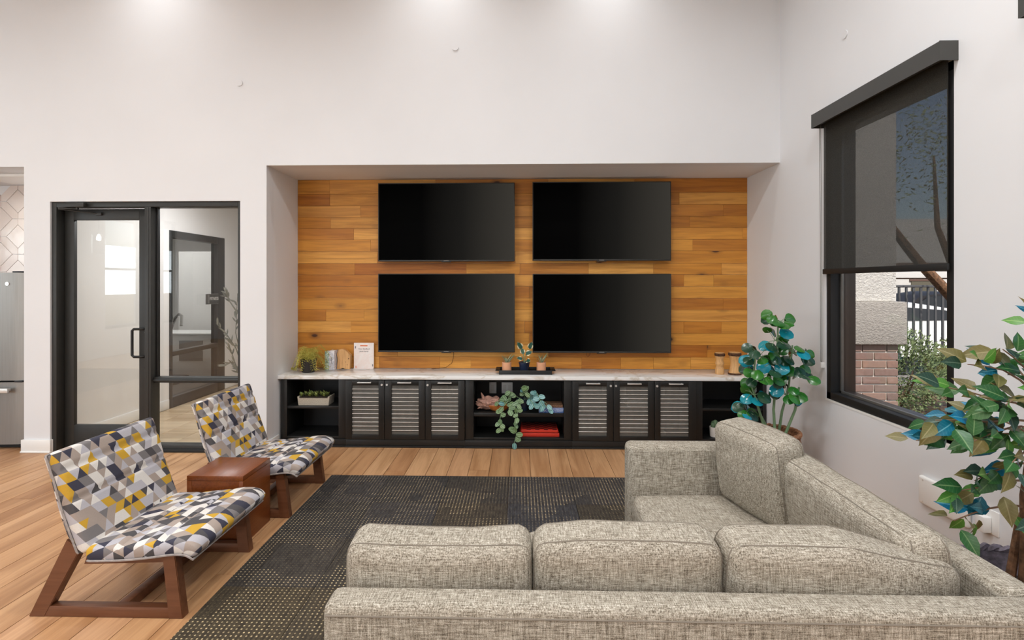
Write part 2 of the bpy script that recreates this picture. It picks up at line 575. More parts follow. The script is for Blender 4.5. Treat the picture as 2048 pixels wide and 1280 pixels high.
def lathe(bm, prof, c=(0, 0, 0), n=24, jitter=0.0):
    """prof: list of (radius, z); closed with caps where the radius is above zero"""
    rings = []
    for r, z in prof:
        if r < 1e-5:
            rings.append([bm.verts.new((c[0], c[1], c[2] + z))])
        else:
            rings.append([bm.verts.new((c[0] + r * math.cos(k * 2 * PI / n), c[1] + r * math.sin(k * 2 * PI / n),
                                        c[2] + z + random.uniform(-jitter, jitter))) for k in range(n)])
    for a, b in zip(rings, rings[1:]):
        for k in range(n):
            k2 = (k + 1) % n
            if len(a) == 1 and len(b) == 1:
                continue
            if len(a) == 1:
                bm.faces.new((a[0], b[k2], b[k]))
            elif len(b) == 1:
                bm.faces.new((a[k], a[k2], b[0]))
            else:
                bm.faces.new((a[k], a[k2], b[k2], b[k]))
    if len(rings[0]) > 1:
        bm.faces.new(rings[0][::-1])
    if len(rings[-1]) > 1:
        bm.faces.new(rings[-1])


def prism(bm, poly, lo, hi, axis=1):
    """poly of 2-D points extruded along an axis between lo and hi"""
    def P(p, t):
        if axis == 1:
            return (p[0], t, p[1])
        if axis == 0:
            return (t, p[0], p[1])
        return (p[0], p[1], t)
    a = [bm.verts.new(P(p, lo)) for p in poly]
    b = [bm.verts.new(P(p, hi)) for p in poly]
    n = len(poly)
    bm.faces.new(a)
    bm.faces.new(b[::-1])
    for k in range(n):
        bm.faces.new((a[k], b[k], b[(k + 1) % n], a[(k + 1) % n]))


def cyl(bm, a, b, r, n=16):
    tube(bm, [a, b], r, n)


ROOTM = {}


def finish(bm, name, smooth=True, ang=40):
    bmesh.ops.recalc_face_normals(bm, faces=bm.faces)
    me = bpy.data.meshes.new(name)
    bm.to_mesh(me)
    bm.free()
    if smooth:
        for p in me.polygons:
            p.use_smooth = True
        me.set_sharp_from_angle(angle=math.radians(ang))
    return me


def link(name, me, mat=None, parent=None):
    o = bpy.data.objects.new(name, me)
    COL.objects.link(o)
    if mat is not None and me is not None and not me.materials:
        me.materials.append(M[mat] if isinstance(mat, str) else mat)
    if parent is not None:
        o.parent = parent
        if parent.name in ROOTM:
            o.matrix_parent_inverse = ROOTM[parent.name].inverted()
    return o


def obj(name, bm, mat, parent=None, smooth=True, ang=40):
    return link(name, finish(bm, name, smooth, ang), mat, parent)


def bx(name, lo, hi, mat, parent=None, bevel=0.0, seg=2):
    bm = bmesh.new()
    b2(bm, lo, hi, bevel, seg)
    return obj(name, bm, mat, parent)


def tag(o, label=None, cat=None, group=None, kind=None):
    if label:
        o['label'] = label
    if cat:
        o['category'] = cat
    if group:
        o['group'] = group
    if kind:
        o['kind'] = kind
    return o


def thing(name, label, cat, loc=(0, 0, 0), rz=0.0, group=None, local=False):
    """an Empty at the thing's base; parts given in room coordinates unless local"""
    o = bpy.data.objects.new(name, None)
    COL.objects.link(o)
    o.empty_display_size = .05
    o.location = loc
    o.rotation_euler = (0, 0, rz)
    if not local:
        ROOTM[o.name] = Matrix.Translation(loc) @ Matrix.Rotation(rz, 4, 'Z')
    return tag(o, label, cat, group)


def struct(o):
    o['kind'] = 'structure'
    return o


def copy_tree(o, parent=None):
    c = o.copy()
    COL.objects.link(c)
    if parent is not None:
        c.parent = parent
    for ch in o.children:
        copy_tree(ch, c)
    return c


def text_mesh(txt, size, mat, parent, M4, name='lettering', depth=.0006, align='CENTER', shear=0.0):
    cu = bpy.data.curves.new('txt', 'FONT')
    cu.body = txt
    cu.size = size
    cu.extrude = depth
    cu.align_x = align
    cu.align_y = 'CENTER'
    cu.shear = shear
    cu.resolution_u = 3
    t = bpy.data.objects.new('txt', cu)
    COL.objects.link(t)
    dg = bpy.context.evaluated_depsgraph_get()
    me = bpy.data.meshes.new_from_object(t.evaluated_get(dg))
    bpy.data.objects.remove(t)
    me.transform(M4)
    me.materials.clear()
    return link(name, me, mat, parent)


# ------------------------------------------------------------------ leaves
def leaf_mesh(name, mat, L=1.0, W=.5, curl=.15, fold=.12, shape='ovate', thick=0.0):
    """blade along +Y from the origin, facing +Z"""
    bm = bmesh.new()
    uvl = bm.loops.layers.uv.new('UVMap')
    ts = {'ovate': [(0, .04), (.12, .55), (.32, .98), (.55, .86), (.78, .42), (.92, .12), (1, .01)],
          'round': [(0, .15), (.12, .66), (.35, .97), (.6, .98), (.85, .68), (1, .12)],
          'lance': [(0, .5), (.25, .9), (.55, .75), (.8, .42), (1, .02)],
          'slim': [(0, .05), (.3, .9), (.6, .95), (1, .05)]}[shape]
    rows = []
    co = {}
    for t, w in ts:
        z = -curl * L * t * t + (curl * .3 * L * t)
        hw = W * .5 * w
        row = []
        for u in (-1, -.5, 0, .5, 1):
            v = bm.verts.new((u * hw, t * L, z + abs(u) * fold * hw))
            co[v] = (u * w if w > .3 else u, t)
            row.append(v)
        rows.append(row)
    for a, b in zip(rows, rows[1:]):
        for k in range(4):
            f = bm.faces.new((a[k], a[k + 1], b[k + 1], b[k]))
            for lp in f.loops:
                lp[uvl].uv = co[lp.vert]
    me = bpy.data.meshes.new(name)
    bm.to_mesh(me)
    bm.free()
    for p in me.polygons:
        p.use_smooth = True
    me.materials.append(M[mat])
    return me


def leaf(parent, me, pos, direction, size=1.0, up=(0, 0, 1), roll=0.0, name='leaf'):
    d = Vector(direction).normalized()
    u = Vector(up)
    x = d.cross(u)
    if x.length < 1e-4:
        x = Vector((1, 0, 0))
    x.normalize()
    z = x.cross(d)
    R = Matrix((x, d, z)).transposed().to_4x4()
    o = link(name, me, None, parent)
    o.matrix_basis = Matrix.Translation(pos) @ R @ Matrix.Rotation(roll, 4, 'Y') @ Matrix.Scale(size, 4)
    return o


# ================================================================== SETTING
YW, YN, ZN = 4.815, 5.50, 2.706          # wall face, panelling face, height of niche / openings
XL, XR = -2.374, 2.377
CEIL = 4.75
XROOM, YREAR = -9.0, -5.0

# floor: dark sub-floor with individual oak planks where the photograph sees them
bm = bmesh.new()
b2(bm, (XROOM, YREAR, -.10), (XR + .2, 5.75, -.014))
floor = struct(obj('floor', bm, 'subfloor'))
bm = bmesh.new()
b2(bm, (XROOM, YREAR, -.014), (XR, .25, 0))
tag(obj('floor_boards', bm, 'floor_wood', floor), kind='stuff')
unit = bmesh.new()
box(unit, (0, 0, 0), (1, 1, 1))
unit_me = finish(unit, 'plank', False)
unit_me.materials.append(M['floor_wood'])
PW = .176
rng = random.Random(11)
x = XR
row = 0
while x > -6.3:
    x0 = x - PW
    top = 5.72 if x0 < -4.72 else 5.05 if XL < x0 else 4.97
    y = .25 - rng.uniform(0, .4)
    while y < top:
        ln = rng.choice([1.1, 1.5, 1.9, 2.1])
        y1 = min(y + ln, top)
        ya = max(y, .25)
        if y1 - ya > .05:
            o = link('plank', unit_me, None, floor)
            o.location = ((x0 + x) / 2, (ya + y1) / 2, -.007)
            o.scale = (PW - .0038, y1 - ya - .0034, .014)
        y = y1
    x = x0
    row += 1

# back wall with the kitchen opening, the glazed door opening and the media niche
bm = bmesh.new()
T = .14
b2(bm, (XROOM, YW, ZN), (XR, YW + T, CEIL))
b2(bm, (XROOM, YW, 0), (-7.6, YW + T, ZN))
b2(bm, (-4.70, YW, 0), (-4.447, YW + T, ZN))
b2(bm, (-4.447, YW, 2.375), (-2.624, YW + T, ZN))
b2(bm, (-2.624, YW, 0), (XL, YW + T, ZN))
struct(obj('wall_back', bm, 'wall', None, False))
# niche lining
bm = bmesh.new()
b2(bm, (XL - .12, YW + T, 0), (XL, YN + .12, ZN))
b2(bm, (XL - .12, YW + T, ZN), (XR, YN + .12, ZN + .12))
b2(bm, (XL, YN + .025, 0), (XR, YN + .12, ZN))
niche = struct(obj('wall_niche', bm, 'niche', None, False))

# right wall with two windows
W1 = (2.908, 4.10)
W2 = (W1[0] - 1.69, W1[1] - 1.69)
WZ = (.71, 2.83)
bm = bmesh.new()
TX = .22
b2(bm, (XR, W1[1], 0), (XR + TX, YN + .12, CEIL))
b2(bm, (XR, W2[1], 0), (XR + TX, W1[0], CEIL))
b2(bm, (XR, YREAR, 0), (XR + TX, W2[0], CEIL))
for w in (W1, W2):
    b2(bm, (XR, w[0], 0), (XR + TX, w[1], WZ[0]))
    b2(bm, (XR, w[0], WZ[1]), (XR + TX, w[1], CEIL))
struct(obj('wall_right', bm, 'wall', None, False))

# the rest of the room behind the camera
bm = bmesh.new()
b2(bm, (XROOM - .2, YREAR, 0), (XROOM, 5.9, .6))
b2(bm, (XROOM - .2, YREAR, 3.2), (XROOM, 5.9, CEIL))
ys = [YREAR] + [v for w in WIN_LEFT for v in w] + [5.9]
for a, b in zip(ys[0::2], ys[1::2]):
    b2(bm, (XROOM - .2, a, .6), (XROOM, b, 3.2))
struct(obj('wall_left', bm, 'wall', None, False))
bm = bmesh.new()
b2(bm, (XROOM, YREAR - .2, 0), (XR + TX, YREAR, .6))
b2(bm, (XROOM, YREAR - .2, 3.2), (XR + TX, YREAR, CEIL))
xs = [XROOM] + [v for w in WIN_REAR for v in w] + [XR + TX]
for a, b in zip(xs[0::2], xs[1::2]):
    b2(bm, (a, YREAR - .2, .6), (b, YREAR, 3.2))
struct(obj('wall_rear', bm, 'wall', None, False))
struct(bx('ceiling', (XROOM - .2, YREAR - .2, CEIL), (XR + TX, 5.9, CEIL + .15), 'ceiling'))
# window bars seen only as reflections in the door glass
wi = 3
for a, b in WIN_LEFT:
    bm = bmesh.new()
    for y in (a, b - .05):
        b2(bm, (XROOM - .12, y, .6), (XROOM - .06, y + .05, 3.2))
    for z in (.6, 1.9, 3.15):
        b2(bm, (XROOM - .12, a, z), (XROOM - .06, b, z + .05))
    struct(obj('window_%d' % wi, bm, 'frame'))
    wi += 1
for a, b in WIN_REAR:
    bm = bmesh.new()
    for x in (a, b - .05, (a + b) / 2):
        b2(bm, (x, YREAR - .12, .6), (x + .05, YREAR - .06, 3.2))
    for z in (.6, 2.1, 3.15):
        b2(bm, (a, YREAR - .12, z), (b, YREAR - .06, z + .05))
    struct(obj('window_%d' % wi, bm, 'frame'))
    wi += 1

# baseboards
def baseboard(name, lo, hi, axis, side):
    bm = bmesh.new()
    b2(bm, lo, hi, .003)
    struct(obj(name, bm, 'trim'))
bm = bmesh.new()
b2(bm, (-4.715, YW - .018, 0), (-4.432, YW, .122), .004)
b2(bm, (-4.718, YW - .026, 0), (-4.429, YW, .016), .004)
b2(bm, (-4.715, YW, 0), (-4.70, YW + T, .122), .004)
b2(bm, (-4.447, YW, 0), (-4.432, YW + .03, .122), .004)
struct(obj('baseboard_left', bm, 'trim'))
bm = bmesh.new()
b2(bm, (-2.630, YW - .018, 0), (XL + .018, YW, .122), .004)
b2(bm, (XL, YW - .018, 0), (XL + .018, 5.04, .122), .004)
struct(obj('baseboard_back', bm, 'trim'))
bm = bmesh.new()
b2(bm, (XR - .018, YREAR, 0), (XR, 5.04, .122), .004)
struct(obj('baseboard_right', bm, 'trim'))

# round painted cover plates high on the walls
for (cx, cz) in ((-2.63, 3.48), (-.60, 3.79)):
    bm = bmesh.new()
    cyl(bm, (cx, YW, cz), (cx, YW - .008, cz), .03, 20)
    tag(obj('sprinkler_cover', bm, 'wall'), 'small round painted cover plate on the white wall ' + ('above the glass door' if cx < -2 else 'high above the televisions'), 'cover plate', 'round cover plates high on the wall')
bm = bmesh.new()
cyl(bm, (XR, 3.86, 3.42), (XR - .008, 3.86, 3.42), .03, 20)
tag(obj('sprinkler_cover', bm, 'wall'), 'small round painted cover plate above the black roller blind', 'cover plate')

# wood panelling: one plank object per board
ROWZ = [2.704, 2.554, 2.429, 2.307, 2.188, 2.065, 1.942, 1.814, 1.691, 1.568, 1.445, 1.322, 1.199, 1.076, .954, .825, .70]
BR = [[-2.03, -.9, .3, 1.2], [-2.03, -.2, 1.67], [-1.70, -.5, .9, 2.13], [-2.02, -1.1, .2, 1.78], [-1.77, -.6, .5, 2.33],
      [-1.59, -.3, 1.0, 1.81], [-1.52, -.05, .8], [-1.76, -.57, .0, .72, 1.4, 2.11], [-1.1, .2, 1.72, 2.03], [-.8, .1, 1.1],
      [-1.3, -.1, .6, 2.13], [-2.07, -1.66, -.4, .7], [-1.80, -.9, .05, 1.72, 2.11], [-1.4, .1, 1.2], [-1.30, -.62, .3, 1.96], [-1.5, -.85, -.52, .65, 1.06, 1.40, 1.79]]
pw_unit = bmesh.new()
box(pw_unit, (0, 0, 0), (1, 1, 1))
pw_me = finish(pw_unit, 'wall_plank', False)
pw_me.materials.append(M['wall_wood'])
rng = random.Random(5)
for r in range(16):
    z1, z0 = ROWZ[r], ROWZ[r + 1]
    xs = [XL] + BR[r] + [XR]
    for a, b in zip(xs, xs[1:]):
        o = link('wall_plank', pw_me, None, niche)
        dep = .022 + rng.uniform(0, .004)
        o.location = ((a + b) / 2, YN + .025 - dep / 2, (z0 + z1) / 2)
        o.scale = (b - a - .0016, dep, z1 - z0 - .0022)

# recessed downlights
LAMPS = [(x, 4.38) for x in (-6.2, -3.4, -.74, .80)] + [(x, y) for y in (2.2, 0.0, -2.4) for x in (-5.4, -2.6, -.2, 1.5)]
lamp0 = None
for i, (x, y) in enumerate(LAMPS):
    if lamp0 is None:
        lamp0 = thing('recessed_downlight', 'round white recessed downlight in the high ceiling', 'ceiling light', (x, y, CEIL), 0, 'recessed ceiling downlights', local=True)
        bm = bmesh.new()
        lathe(bm, [(.075, 0), (.10, -.002), (.10, -.012), (.078, -.014), (.075, -.004)])
        obj('trim_ring', bm, 'white', lamp0)
        bm = bmesh.new()
        lathe(bm, [(.0, -.002), (.075, -.003), (.075, -.006), (.0, -.006)])
        obj('lens', bm, 'lamp', lamp0)
    else:
        o = copy_tree(lamp0)
        o.location = (x, y, CEIL)
    L = area('downlight', (x, y, CEIL - .02), (0, 0, -1), .16, .16, 4.2 if y > 4 else 30, (.97, .985, 1), 'DISK', 140 if y > 4 else 165)

# ================================================================== WINDOW, BLINDS (right wall)
def window(n, w):
    y0, y1 = w
    z0, z1 = WZ
    fr = struct(thing_struct('window_%d' % n))
    bm = bmesh.new()
    fw = .055
    xa, xb = XR + .004, XR + .075
    for lo, hi in (((xa, y0, z0), (xb, y0 + fw, z1)), ((xa, y1 - fw, z0), (xb, y1, z1)), ((xa, y0, z0), (xb, y1, z0 + fw)), ((xa, y0, z1 - fw), (xb, y1, z1))):
        b2(bm, lo, hi, .004)
    obj('window_frame', bm, 'frame_dark', fr)
    bm = bmesh.new()
    fw2 = .07
    xa, xb = XR + .075, XR + .095
    for lo, hi in (((xa, y0 + .03, z0 + .03), (xb, y0 + fw2, z1)), ((xa, y1 - fw2, z0 + .03), (xb, y1 - .03, z1)), ((xa, y0 + .03, z0 + .03), (xb, y1 - .03, z0 + fw2))):
        b2(bm, lo, hi, .002)
    obj('glazing_bead', bm, 'alu', fr)
    bm = bmesh.new()
    xa, xb = XR + .095, XR + .19
    for lo, hi in (((xa, y0, z0), (xb, y0 + .06, z1)), ((xa, y1 - .06, z0), (xb, y1, z1)), ((xa, y0, z0), (xb, y1, z0 + .06)), ((xa, y0, z1 - .06), (xb, y1, z1))):
        b2(bm, lo, hi, .003)
    obj('outer_frame', bm, 'bronze', fr)
    bx('pane', (XR + .098, y0 + .05, z0 + .05), (XR + .104, y1 - .05, z1 - .05), 'glass', fr)
    bx('window_sill', (XR - .002, y0 - .004, z0 - .014), (XR + .01, y1 + .004, z0), 'trim', fr)


def thing_struct(name):
    o = bpy.data.objects.new(name, None)
    COL.objects.link(o)
    o.empty_display_size = .05
    return o


window(1, W1)
window(2, W2)


def blind(w, label):
    y0, y1 = w[0] - .03, w[1] + .025
    t = thing('roller_blind', label, 'roller blind', (XR, (y0 + y1) / 2, 1.67))
    bm = bmesh.new()
    prism(bm, [(XR - .10, 2.812), (XR - .10, 2.915), (XR - .096, 2.919), (XR, 2.919), (XR, 2.914), (XR - .094, 2.914), (XR - .094, 2.812)], y0 + .004, y1 - .004, 1)
    obj('fascia', bm, 'valance', t, False)
    for yy in (y0, y1 - .004):
        bm = bmesh.new()
        b2(bm, (XR - .10, yy, 2.812), (XR, yy + .004, 2.919))
        obj('end_cap', bm, 'valance', t)
    bm = bmesh.new()
    cyl(bm, (XR - .045, y0 + .02, 2.862), (XR - .045, y1 - .02, 2.862), .028, 20)
    obj('roller_tube', bm, 'valance', t)
    bm = bmesh.new()
    ny = 24
    for k in range(ny):
        a, b = y0 + .045 + (y1 - y0 - .07) * k / ny, y0 + .045 + (y1 - y0 - .07) * (k + 1) / ny
        f = lambda yy: XR - .018 + .0015 * math.sin(yy * 40)
        v = [bm.verts.new((f(a), a, 1.70)), bm.verts.new((f(b), b, 1.70)), bm.verts.new((f(b), b, 2.86)), bm.verts.new((f(a), a, 2.86))]
        bm.faces.new(v)
    bmesh.ops.remove_doubles(bm, verts=bm.verts, dist=1e-5)
    obj('shade_fabric', bm, 'blind', t)
    bm = bmesh.new()
    b2(bm, (XR - .027, y0 + .043, 1.672), (XR - .011, y1 - .023, 1.712), .004)
    obj('hem_bar', bm, 'frame_dark', t)
    bm = bmesh.new()
    for yy in (y1 - .006, y1 + .012):
        tube(bm, [(XR - .03, yy, 2.84), (XR - .022, yy, 2.0), (XR - .02, yy, 1.01)], .0022, 5)
    tube(bm, [(XR - .02, y1 - .006, 1.01), (XR - .02, y1 - .004, .99), (XR - .02, y1 + .003, .982), (XR - .02, y1 + .01, .99), (XR - .02, y1 + .012, 1.01)], .0022, 5)
    obj('chain', bm, 'grey', t)
    bm = bmesh.new()
    b2(bm, (XR - .028, y1 - .012, .94), (XR, y1 + .006, .985), .005)
    ch = obj('chain_tensioner', bm, 'white', t)
    return t


blind(W1, 'black roller blind half lowered over the window beside the tall ficus')
blind(W2, 'black roller blind whose fascia corner shows past the first window')

# ================================================================== GLAZED DOOR AND SIDELIGHT
door = struct(thing_struct('door_1'))
XD0, XD1 = -4.445, -2.626
ZD = 2.373
def fbar(name, lo, hi, mat='frame', parent=door, bev=.003):
    return bx(name, lo, hi, mat, parent, bev)
Y0, Y1 = 4.83, 4.955
fbar('jamb', (XD0, Y0, 0), (-4.40, Y1, ZD))
fbar('jamb', (-2.655, Y0, 0), (XD1, Y1, ZD))
fbar('header', (-4.40, Y0, 2.325), (-2.655, Y1, ZD))
fbar('mullion', (-3.548, Y0, 0), (-3.488, Y1, 2.325))
fbar('mullion_cover', (-3.53, Y0 - .004, .02), (-3.506, Y0 + .002, 2.32), 'frame')
fbar('door_stop', (-4.40, 4.925, 0), (-4.378, Y1, 2.325), 'frame_dark')
fbar('rail', (-3.488, 4.87, .655), (-2.655, Y1, .706))
fbar('rail_nose', (-3.488, 4.855, .668), (-2.655, 4.872, .69))
fbar('sidelight_sill', (-3.488, 4.86, 0), (-2.655, Y1, .064))
fbar('sidelight_base', (-3.488, 4.84, 0), (-2.655, 4.87, .03), 'frame_dark')
fbar('glazing_stop', (-3.488, 4.90, .706), (-3.474, 4.94, 2.325), 'frame_dark')
bx('pane', (-3.488, 4.918, .064), (-2.655, 4.924, .655), 'glass', door)
bx('pane', (-3.488, 4.918, .706), (-2.655, 4.924, 2.325), 'glass', door)
# leaf
lf = thing_struct('door_leaf')
lf.parent = door
YA, YB = 4.915, 4.955
fbar('stile', (-4.395, YA, .012), (-4.305, YB, 2.318), parent=lf)
fbar('stile', (-3.664, YA, .012), (-3.552, YB, 2.318), parent=lf)
fbar('top_rail', (-4.305, YA, 2.212), (-3.664, YB, 2.318), parent=lf)
fbar('bottom_rail', (-4.305, YA, .012), (-3.664, YB, .237), parent=lf)
bx('pane', (-4.306, 4.932, .236), (-3.663, 4.938, 2.213), 'glass_door', lf)
bm = bmesh.new()
xh = -3.698
tube(bm, [(-3.60, YA, 1.165), (-3.60, YA - .03, 1.165), (-3.62, YA - .045, 1.165), (-3.68, YA - .045, 1.165), (xh, YA - .045, 1.15), (xh, YA - .045, 1.03),
          (xh, YA - .045, .915), (-3.68, YA - .045, .90), (-3.62, YA - .045, .90), (-3.60, YA - .03, .90), (-3.60, YA, .90)], .0125, 10)
obj('pull_handle', bm, 'frame_dark', lf)
bx('lock_case', (-3.60, YA - .012, 1.0), (-3.566, YA, 1.10), 'frame_dark', lf, .003)
bx('lock_indicator', (-3.60, YA - .014, 1.124), (-3.57, YA, 1.134), 'white', lf, .002)
bx('lock_tag', (-3.577, YA - .015, 1.04), (-3.570, YA - .011, 1.085), 'white', lf)
bm = bmesh.new()
cyl(bm, (-3.60, YA, .79), (-3.60, YA - .008, .79), .012, 14)
obj('keyhole', bm, 'frame_dark', lf)
# closer
cl = thing_struct('door_closer')
cl.parent = door
bm = bmesh.new()
b2(bm, (-4.285, Y0 - .045, 2.318), (-4.10, Y0, 2.362), .008)
obj('closer_body', bm, 'frame', cl)
bm = bmesh.new()
cyl(bm, (-4.18, Y0 - .02, 2.30), (-4.18, Y0 - .02, 2.366), .012, 12)
tube(bm, [(-4.18, Y0 - .02, 2.305), (-4.345, Y0 - .04, 2.31)], .008, 6)
tube(bm, [(-4.345, Y0 - .04, 2.302), (-4.05, YA - .01, 2.27)], .007, 6)
obj('closer_arm', bm, 'frame', cl)
bx('arm_shoe', (-4.08, YA - .02, 2.255), (-4.02, YA, 2.285), 'frame', cl, .004)

# ================================================================== HALL BEHIND THE DOOR
HX = -4.49
bm = bmesh.new()
b2(bm, (HX - .12, 4.955, 0), (HX, 6.546, 2.9))
b2(bm, (HX - .12, 6.546, 2.285), (HX, 7.783, 2.9))
b2(bm, (HX - .12, 7.783, 0), (HX, 11.0, 2.9))
b2(bm, (HX, 11.0, 0), (-1.9, 11.1, 2.9))
b2(bm, (-2.05, YN + .12, 0), (-1.93, 11.0, 2.9))
b2(bm, (-2.494, 4.955, 0), (-2.49, YN + .12, 2.9))
b2(bm, (-2.49, YN + .12, 0), (-1.93, YN + .2, 2.9))
struct(obj('wall_hall', bm, 'hallwall', None, False))
struct(bx('ceiling_hall', (HX - .1, 4.955, 2.9), (-1.9, 11.1, 3.0), 'ceiling'))
bm = bmesh.new()
b2(bm, (HX, 4.956, 0), (HX + .016, 6.53, .12), .003)
b2(bm, (HX, 7.80, 0), (HX + .016, 11.0, .12), .003)
struct(obj('baseboard_hall', bm, 'trim'))
hf = struct(bx('floor_hall', (HX, 4.955, -.1), (-1.9, 11.0, -.006), 'grout'))
tb = bmesh.new()
box(tb, (0, 0, 0), (.326, .326, .008), .002, 1)
tile_me = finish(tb, 'floor_tile')
tile_me.materials.append(M['hall_tile'])
yy = 4.958 + .165
k = 0
while yy < 9.2:
    xx = HX + .165 + .02
    while xx < -2.1:
        o = link('floor_tile', tile_me, None, hf)
        o.location = (xx, yy, -.004)
        xx += .33
    yy += .33
# hall light
area('hall_ceiling_lamp', (-3.4, 6.2, 2.84), (0, 0, -1), .6, .6, 42, (.95, .97, 1))
ht = thing('flush_ceiling_panel', 'square flush light panel on the hall ceiling behind the glass door', 'ceiling light', (-3.4, 6.2, 2.9))
bx('panel_frame', (-3.75, 5.85, 2.87), (-3.05, 6.55, 2.9), 'white', ht, .004)

# fitness-room storefront in the hall wall
fit = struct(thing_struct('window_9'))
xa, xb = HX - .09, HX + .012
fbar('frame_post', (xa, 6.546, .0), (xb, 6.60, 2.285), parent=fit)
fbar('frame_post', (xa, 7.60, .0), (xb, 7.783, 2.285), parent=fit)
fbar('frame_head', (xa, 6.60, 2.19), (xb, 7.60, 2.285), parent=fit)
fbar('frame_base', (xa, 6.60, 0), (xb, 7.60, .13), parent=fit)
fbar('rail', (xa, 6.60, .66), (xb, 7.60, .72), parent=fit)
bx('pane', (HX - .05, 6.60, .13), (HX - .044, 7.60, 2.19), 'glass_fit', fit)
# FITNESS sign
sg = thing('fitness_sign', 'small dark FITNESS room sign with a raised strip on the hall glass', 'sign', (HX + .02, 7.45, 1.30))
bx('plaque', (HX + .012, 7.298, 1.30), (HX + .022, 7.60, 1.45), 'grey', sg, .002)
bx('plaque_face', (HX + .022, 7.306, 1.306), (HX + .024, 7.594, 1.444), 'valance', sg)
bx('braille_strip', (HX + .024, 7.325, 1.315), (HX + .027, 7.37, 1.435), 'grey', sg)
text_mesh('FITNESS', .062, 'signwhite', sg, Matrix.Translation((HX + .0255, 7.487, 1.378)) @ Matrix.Rotation(PI / 2, 4, 'Z') @ Matrix.Rotation(PI / 2, 4, 'X'))

# fitness room
bm = bmesh.new()
b2(bm, (-8.2, 5.95, 0), (HX - .12, 6.0, 2.9))
b2(bm, (-8.2, 11.0, 0), (HX - .12, 11.1, 2.9))
b2(bm, (-8.3, 5.95, 0), (-8.2, 11.1, 2.9))
struct(obj('wall_fitness', bm, 'hallwall', None, False))
struct(bx('ceiling_fitness', (-8.3, 5.95, 2.9), (HX - .12, 11.1, 3.0), 'ceiling'))
struct(bx('floor_fitness', (-8.2, 5.95, -.1), (HX - .12, 11.0, 0), 'rubber'))
area('fitness_ceiling_lamp', (-6.2, 8.4, 2.84), (0, 0, -1), 1.0, 1.0, 50, (.95, .97, 1))
cb = thing('fitness_cabinet', 'low white cabinet with a grey vent panel inside the fitness room', 'cabinet', (-5.65, 8.9, 0))
bx('body', (-6.3, 8.6, .02), (-5.0, 9.2, .74), 'white_m', cb, .004)
bx('worktop', (-6.33, 8.57, .74), (-4.98, 9.22, .765), 'white', cb, .004)
bx('vent_panel', (-5.72, 8.585, .30), (-5.32, 8.60, .64), 'grey', cb, .003)
bx('pull', (-5.18, 8.585, .62), (-5.08, 8.60, .66), 'dark_steel', cb, .003)
pb = thing('fitness_partition', 'pale upright partition panel standing behind the white fitness cabinet', 'partition', (-5.5, 9.6, 0))
bx('panel', (-6.4, 9.6, 0), (-4.8, 9.7, 2.2), 'hallwall', pb)
eb = thing('exercise_machine', 'dark exercise machine with chrome handlebars inside the fitness room', 'exercise machine', (-5.75, 8.1, 0))
bx('base', (-6.0, 7.75, 0), (-5.45, 8.45, .10), 'dark_steel', eb, .02)
bx('upright', (-5.80, 8.12, .10), (-5.70, 8.24, 1.75), 'grey', eb, .01)
bx('console', (-5.90, 8.06, 1.55), (-5.60, 8.12, 1.8), 'dark_steel', eb, .01)
for s in (0, .16):
    bm = bmesh.new()
    tube(bm, [(-5.72 + s, 8.15, .85), (-5.62 + s, 8.1, 1.05), (-5.5 + s, 8.02, 1.12), (-5.38 + s, 7.9, 1.10), (-5.36 + s, 7.86, .95)], .022, 8)
    obj('handlebar', bm, 'tubechrome', eb)

# olive tree in the hall
ol = thing('olive_tree', 'slender olive tree in a white pot beyond the glass sidelight', 'potted plant', (-2.78, 5.5, 0))
bm = bmesh.new()
lathe(bm, [(.11, 0), (.16, .02), (.19, .30), (.18, .34), (.165, .34), (.165, .30), (0, .30)], (-2.75, 5.25, 0))
obj('pot', bm, 'potwhite', ol)
ol_me = leaf_mesh('olive_leaf', 'olive', 1, .22, .1, .1, 'slim')
rng = random.Random(3)
stems = [[(-2.76, 5.24, .3), (-2.80, 5.22, .7), (-2.88, 5.20, 1.1), (-2.86, 5.2, 1.5)],
         [(-2.74, 5.26, .3), (-2.80, 5.25, .65), (-2.93, 5.22, .80), (-3.0, 5.2, .76)],
         [(-2.80, 5.22, .7), (-2.88, 5.2, .95), (-2.97, 5.18, 1.10), (-3.06, 5.16, 1.20)],
         [(-2.78, 5.24, .45), (-2.88, 5.22, .74), (-2.95, 5.2, .98)],
         [(-2.86, 5.2, 1.3), (-2.93, 5.18, 1.42), (-2.96, 5.16, 1.52)]]
for st in stems:
    bm = bmesh.new()
    tube(bm, st, [.008, .006, .004, .003][:len(st)], 5)
    obj('stem', bm, 'olive', ol)
    for k in range(15):
        t = rng.uniform(.35, 1) * (len(st) - 1)
        i = min(int(t), len(st) - 2)
        p = Vector(st[i]).lerp(Vector(st[i + 1]), t - i)
        d = (Vector(st[i + 1]) - Vector(st[i])).normalized() * .6 + Vector((rng.uniform(-1, .4), rng.uniform(-.6, .6), rng.uniform(-.4, .8)))
        leaf(ol, ol_me, p, d, rng.uniform(.055, .09), (rng.uniform(-.5, .5), -1, .5))

# ================================================================== KITCHEN CORNER
bm = bmesh.new()
b2(bm, (-4.70, YW + T, 0), (HX - .12, 5.95, 2.9))
b2(bm, (-9.0, 5.75, 0), (-4.70, 5.95, 2.9))
kw = struct(obj('wall_kitchen', bm, 'wall', None, False))
struct(bx('ceiling_kitchen', (-9.0, YW + T, ZN), (-4.70, 5.75, ZN + .1), 'niche'))
